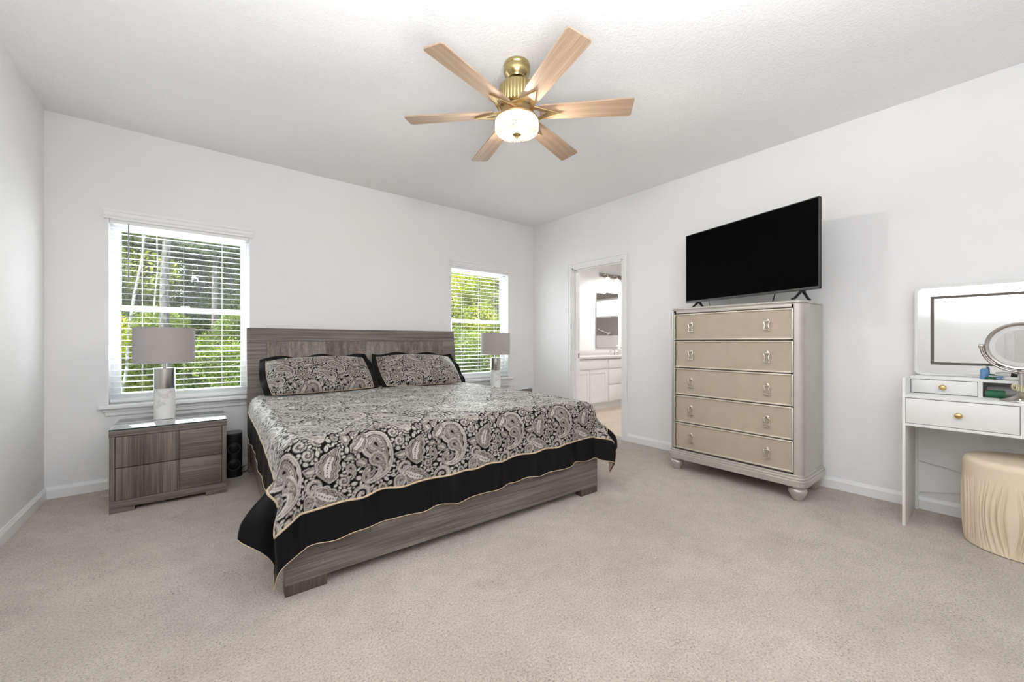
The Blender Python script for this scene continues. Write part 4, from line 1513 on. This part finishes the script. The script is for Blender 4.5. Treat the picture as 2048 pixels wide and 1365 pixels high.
# local: x along the set to the right, -y... front faces the room
z0, z1 = 0.066, 0.690
MB().box(0, TL, 0.004, 0.030, z0, z1, 0.003).box(0.12, TL - 0.12, 0.028, 0.065, z0 + 0.02, z0 + 0.36, 0.012).build('back_cover', M['tv_black'], tv)
sc = MB().box(0.006, TL - 0.006, 0.0005, 0.0035, z0 + 0.018, z1 - 0.005).build('screen', M['screen'], tv)
b = MB().box(0, TL, -0.0015, 0.006, z0 - 0.002, z0 + 0.017, 0.001).box(0, 0.005, -0.001, 0.006, z0, z1, 0.001).box(TL - 0.005, TL, -0.001, 0.006, z0, z1, 0.001).box(0, TL, -0.001, 0.006, z1 - 0.005, z1 + 0.001, 0.001)
b.build('bezel', M['tv_bezel'], tv)
MB().box(TL * 0.43, TL * 0.47, -0.0028, -0.0016, z0 + 0.005, z0 + 0.010).build('brand_plate', simple('dark_plate', (0.10, 0.10, 0.105), 0.4), tv)
for x, w in ((0.13, 1), (TL - 0.115, 1)):
    b = MB()
    b.tube([(x, 0.015, z0 + 0.004), (x - 0.008, -0.06, 0.008), (x - 0.010, -0.085, 0.004)], [0.011, 0.008, 0.006], 8)
    b.tube([(x, 0.015, z0 + 0.004), (x + 0.006, 0.075, 0.008), (x + 0.008, 0.095, 0.004)], [0.011, 0.008, 0.006], 8)
    b.box(x - 0.018, x + 0.018, 0.004, 0.028, z0 - 0.012, z0 + 0.004, 0.003)
    b.build('stand_foot', M['tv_black'], tv)
MB().tube([(TL * 0.71, 0.05, z0 + 0.05), (TL * 0.70, 0.06, z0), (TL * 0.675, 0.075, 0.004)], 0.004, 8).build('power_cord', M['cord_black'], tv, 180)
MB().tube([(0.21, 0.05, z0 + 0.05), (0.20, 0.06, z0), (0.21, 0.07, 0.003)], 0.002, 8).build('signal_cord', M['cord_black'], tv, 180)

# ------------------------------------------------------------------ vanity table
VXF, VYL, VW = 4.166, -3.828, 0.90
van = thing('vanity_table', 'white vanity table with drawers and gold knobs at right edge', 'vanity table', (VXF, VYL, 0), -PI / 2)
VD = 0.415
ZT = 0.790                                    # worktop surface
HF = 0.200                                    # hutch front (local y)
pt = 0.015
for xa in (0.0, VW - pt):
    b = MB().box(xa, xa + pt, 0, VD, 0.0, 0.893, 0.002)
    b.build('side_panel', M['vanity'], van)
MB().box(pt, VW - pt, 0.0, VD, ZT - 0.016, ZT, 0.001).build('worktop', M['vanity'], van)
MB().box(pt, VW - pt, 0.001, VD, 0.606, 0.622, 0.001).box(0.440, 0.460, 0.001, VD, 0.622, ZT - 0.016).box(pt, VW - pt, VD - 0.01, VD, 0.622, ZT - 0.016).build('drawer_case', M['vanity'], van)
MB().box(pt, 0.028, VD - 0.015, VD, 0.0, 0.60).build('back_stile', M['vanity'], van)


def knob(par, x, y, z):
    MB().lathe([(0.006, 0), (0.006, 0.008), (0.014, 0.014), (0.016, 0.020), (0.012, 0.025), (0.003, 0.027)], 20, T((x, y, z)) @ RX(PI / 2)).build('knob', M['gold'], par, 60)


for xa, xb in ((pt + 0.002, 0.438), (0.462, VW - pt - 0.002)):
    d = MB().box(xa, xb, -0.001, 0.014, 0.625, ZT - 0.019, 0.001).build('drawer', M['vanity'], van)
    knob(d, (xa + xb) / 2, -0.001, 0.697)
b = MB().box(pt, VW - pt, HF - 0.002, VD, 0.877, 0.893, 0.001).box(0.292, 0.309, HF, VD, ZT, 0.877).box(pt, VW - pt, VD - 0.012, VD, ZT, 0.877).box(0.60, 0.617, HF, VD, ZT, 0.877)
b.build('hutch', M['vanity'], van)
for xa, xb in ((pt + 0.003, 0.290), (0.619, VW - pt - 0.003)):
    d = MB().box(xa, xb, HF + 0.001, HF + 0.014, ZT + 0.003, 0.874, 0.001).build('hutch_drawer', M['vanity'], van)
    knob(d, (xa + xb) / 2, HF + 0.001, 0.833)

vm = thing('vanity_mirror', 'large rounded wall mirror with dark strip on vanity table', 'mirror', (4.540, -3.842, 0.8935), -PI / 2)
MWd, MHt = 0.872, 0.576


def rr_xz(x0, x1, z0, z1, r, n=8):
    cx, cz, hx, hz = (x0 + x1) / 2, (z0 + z1) / 2, (x1 - x0) / 2, (z1 - z0) / 2
    return [(cx + p[0], cz + p[1]) for p in rrect(hx, hz, r, n)]


FLIP = RX(PI / 2)                              # prism z -> -y (towards the room)
MB().prism(rr_xz(0, MWd, 0, MHt, 0.035), -0.030, 0.0, FLIP).build('frame', M['vanity'], vm, 30, 0.002)
gl = MB().prism(rr_xz(0.016, MWd - 0.016, 0.016, MHt - 0.016, 0.028), 0.0002, 0.003, FLIP).build('mirror_glass', M['mirror'], vm, 30)
b = MB()
ax, az, bw = 0.074, 0.070, 0.0155
for (xa, xb, za, zb) in ((ax, ax + bw, az, MHt - az), (MWd - ax - bw, MWd - ax, az, MHt - az), (ax + bw, MWd - ax - bw, az, az + bw), (ax + bw, MWd - ax - bw, MHt - az - bw, MHt - az)):
    b.box(xa, xb, -0.0042, -0.0032, za, zb)
b.build('light_strip', M['led'], vm)

mm = thing('makeup_mirror', 'round magnifying makeup mirror on nickel stand on the vanity table', 'mirror', (4.262, -4.272, ZT + 0.0004), -PI / 2)
MB().lathe([(0.073, 0), (0.074, 0.004), (0.070, 0.010), (0.050, 0.018), (0.028, 0.028), (0.016, 0.044), (0.013, 0.05)], 40).build('base', M['nickel'], mm, 60)
MB().lathe([(0.0095, 0.045), (0.0095, 0.15), (0.016, 0.152), (0.016, 0.160)], 20).build('stem', M['nickel'], mm, 60)
MB().lathe([(0.006, 0), (0.006, 0.006), (0.004, 0.009)], 14, T((-0.005, -0.062, 0.013)) @ RX(PI / 2.6)).build('switch_knob', M['nickel'], mm)
ZC, RM = 0.296, 0.128
arc = [(0.139 * math.cos(a), 0.012, ZC + 0.139 * math.sin(a)) for a in np.linspace(PI - 0.05, 2 * PI + 0.05, 44)]
MB().tube(arc, 0.0062, 10).lathe([(0.009, -0.010), (0.011, -0.008), (0.011, 0.008), (0.009, 0.010)], 14, T((-0.139, 0.012, ZC)) @ RY(PI / 2)).lathe([(0.009, -0.010), (0.011, -0.008), (0.011, 0.008), (0.009, 0.010)], 14, T((0.139, 0.012, ZC)) @ RY(PI / 2)).build('yoke', M['nickel'], mm, 60)
hd = T((0, 0.006, ZC)) @ RX(math.radians(5)) @ RX(PI / 2)
fr_ = MB().lathe([(0.100, -0.010), (0.122, -0.013), (0.128, -0.006), (0.128, 0.006), (0.122, 0.014), (0.112, 0.012), (0.110, 0.008)], 56, hd, cap=False).build('frame', M['nickel'], mm, 60)
MB().lathe([(0.111, 0.0075), (0.088, 0.0085), (0.088, 0.0095)], 56, hd, cap=False).build('frosted_ring', simple('frosted_ring', (0.62, 0.62, 0.61), 0.45), fr_, 60)
MB().lathe([(0.0885, 0.004), (0.0885, 0.0082), (0.001, 0.0082)], 56, hd, cap=False).build('mirror_glass', M['mirror'], fr_, 30)

HT = 0.8935                                    # top of the hutch
bt = thing('lotion_bottle', 'small blue bottle with clear cap on the vanity shelf', 'bottle', (4.402, -4.142, HT))
MB().lathe([(0.014, 0), (0.0165, 0.003), (0.0165, 0.050), (0.013, 0.058), (0.009, 0.061)], 24).build('body', M['plastic_blue'], bt, 50)
MB().lathe([(0.008, 0.061), (0.009, 0.062), (0.009, 0.074), (0.006, 0.077)], 18).build('cap', M['plastic_white'], bt, 50)
cl = thing('hair_clip', 'blue plastic hair clip beside the lotion bottle', 'hair clip', (4.392, -4.190, HT), -PI / 2)
MB().add([(-0.026, -0.006, 0.008), (0.0, -0.010, 0.018), (0.022, -0.009, 0.024), (0.022, 0.006, 0.024), (0.0, 0.009, 0.018), (-0.026, 0.004, 0.008), (-0.026, -0.006, 0.003), (0.0, -0.010, 0.010), (0.022, -0.009, 0.014), (0.022, 0.006, 0.014), (0.0, 0.009, 0.010), (-0.026, 0.004, 0.003)],
         [(0, 1, 4, 5), (1, 2, 3, 4), (6, 11, 10, 7), (7, 10, 9, 8), (0, 6, 7, 1), (1, 7, 8, 2), (2, 8, 9, 3), (3, 9, 10, 4), (4, 10, 11, 5), (5, 11, 6, 0)]).tube([(-0.024, 0, 0.004), (0.0, 0, 0.002), (0.022, 0, 0.003)], 0.003, 6).tube([(0.012, 0, 0.003), (0.014, 0, 0.016)], 0.003, 6).build('jaw', M['plastic_blue'], cl)
sc_ = thing('scrunchie', 'dark green crumpled scrunchie next to the blue bottle', 'hair tie', (4.385, -4.166, HT))
ring = [(0.011 * math.cos(a), 0.016 * math.sin(a), 0.008 + 0.0025 * math.sin(7 * a)) for a in np.linspace(0, 2 * PI, 42, False)]
MB().tube(ring, [0.0055 + 0.0018 * math.sin(9 * k * 2 * PI / 42) for k in range(42)], 8, True).build('band', M['plastic_green'], sc_, 60)
dc = tag(MB().lathe([(0.018, 0.0), (0.028, 0.004), (0.031, 0.009), (0.028, 0.014), (0.016, 0.018), (0.001, 0.019)], 28, T((4.392, -4.243, HT)) @ Matrix.Diagonal((0.8, 1.05, 1, 1))).build('compact_case', M['plastic_white'], None, 50), 'white oval compact lying on the vanity shelf', 'compact')
tb = thing('cosmetic_tube', 'white cosmetic tube with black cap leaning behind makeup mirror', 'tube', (4.470, -4.225, HT), -PI / 2)
MB().tube([(-0.045, 0.0, 0.028), (-0.02, 0.0, 0.024), (0.012, 0.0, 0.019)], [0.004, 0.012, 0.016], 14).build('body', M['plastic_white'], tb, 50)
MB().tube([(0.013, 0.0, 0.0185), (0.036, 0.0, 0.0145)], [0.0145, 0.012], 14).build('cap', M['tv_black'], tb, 50)
hr = thing('hair_roller', 'green hair roller in the open vanity cubby', 'hair roller', (4.385, -4.183, ZT + 0.0018), -PI / 2)
MB().lathe([(0.012, -0.036), (0.0195, -0.036), (0.0205, -0.030), (0.0205, 0.030), (0.0195, 0.036), (0.012, 0.036), (0.010, 0.034)], 28, T((0, 0, 0.0205)) @ RY(PI / 2), rib=lambda t, z: 0.03 * math.cos(14 * t)).build('sleeve', M['plastic_green'], hr, 50)
MB().lathe([(0.010, -0.0365), (0.010, 0.0365)], 16, T((0, 0, 0.0205)) @ RY(PI / 2)).build('core', M['grey_towel'], hr)
gr = thing('cloth_roll', 'grey rolled cloth lying behind the green roller', 'cloth', (4.46, -4.222, ZT + 0.003), -PI / 2)
MB().lathe([(0.012, -0.075), (0.025, -0.072), (0.030, -0.05), (0.030, 0.05), (0.025, 0.072), (0.012, 0.075)], 24, T((0, 0, 0.030)) @ RY(PI / 2), rib=lambda t, z: 0.05 * math.sin(3 * t + 30 * z)).build('roll', M['grey_towel'], gr, 60)
ht = thing('hair_tie', 'cream coiled plastic hair tie around the makeup mirror stem', 'hair tie', (4.262, -4.272, 0.0))
coil = []
for k in range(340):
    t = k / 339
    a = t * 22 * 2 * PI
    R_ = 0.024
    bb = t * 2 * PI
    rr = R_ + 0.009 * math.cos(a)
    coil.append((rr * math.cos(bb) - 0.0, rr * math.sin(bb), 0.862 + 0.016 * math.sin(a) + 0.006 * math.sin(bb)))
MB().tube(coil, 0.0017, 6).build('coil', M['cream_plastic'], ht, 180)

for k, (pts, lab) in enumerate((([(4.586, -3.860, 0.318), (4.590, -3.95, 0.305), (4.590, -4.10, 0.270), (4.590, -4.35, 0.20)], 'upper thin white cable sagging under the vanity table'),
                                ([(4.578, -3.860, 0.112), (4.578, -3.95, 0.135), (4.578, -4.06, 0.163), (4.578, -4.35, 0.18)], 'lower thin white cable just above baseboard under the vanity table'))):
    tag(MB().tube(pts, 0.0026, 8).build('cable', M['cord_white'], None, 180), lab, 'cable', 'white cables under the vanity table')

# ------------------------------------------------------------------ stool
stl = thing('stool', 'round cream gathered fabric stool at the vanity table', 'stool', (4.275, -4.285, 0))
n, m = 900, 80
th = np.linspace(0, 2 * PI, n, endpoint=False)
rgs = np.random.default_rng(4)
pleats = np.zeros(n)
for k in range(62):
    c = (k + rgs.uniform(0, 1)) * 2 * PI / 62
    w = rgs.uniform(0.010, 0.026)
    d = np.angle(np.exp(1j * (th - c)))
    pleats -= rgs.uniform(0.5, 1.0) * np.exp(-(d / w) ** 2)
drift = [rgs.uniform(-0.25, 0.25) for _ in range(3)]
RS, HS = 0.226, 0.470
pts = np.zeros((n, m, 3))
tt = np.linspace(0, 1, m)
for j, t in enumerate(tt):
    if t < 0.72:                               # skirt, floor to just under the pad
        q = t / 0.72
        z = 0.004 + q * (HS - 0.10)
        base = RS * (0.955 + 0.029 * q + 0.035 * math.sin(PI * q) ** 0.8)
        amp = 0.024 * math.sin(PI * min(1, q ** 0.8)) ** 0.7 * (1.1 - 0.4 * q)
        sh2 = 0.12 * math.sin(3.0 * q)
        r = base + amp * np.interp((th + sh2 * np.sin(th * 5 + 1)) % (2 * PI), th, pleats, period=2 * PI)
    else:
        q = (t - 0.72) / 0.28
        if q < 0.35:
            z = HS - 0.096 + q / 0.35 * 0.066
            r = np.full(n, RS * (0.985 - 0.004 * q))
        else:
            a = (q - 0.35) / 0.65
            z = HS - 0.030 + 0.030 * math.sin(min(1, a * 2.2) * PI / 2) + 0.010 * a
            r = np.full(n, RS * 0.983 - 0.03 * (1 - math.cos(min(1, a * 2.2) * PI / 2)))
            if a > 0.4545:
                r = r * (1 - (a - 0.4545) / 0.5455) + 1e-4
    pts[:, j, 0], pts[:, j, 1], pts[:, j, 2] = r * np.cos(th), r * np.sin(th), z
js = int(m * 0.72)
grid_mesh('gathered_skirt', pts[:, :js + 1], M['velvet'], stl, closed_u=True)
grid_mesh('cushion', pts[:, js:], M['velvet'], stl, closed_u=True)
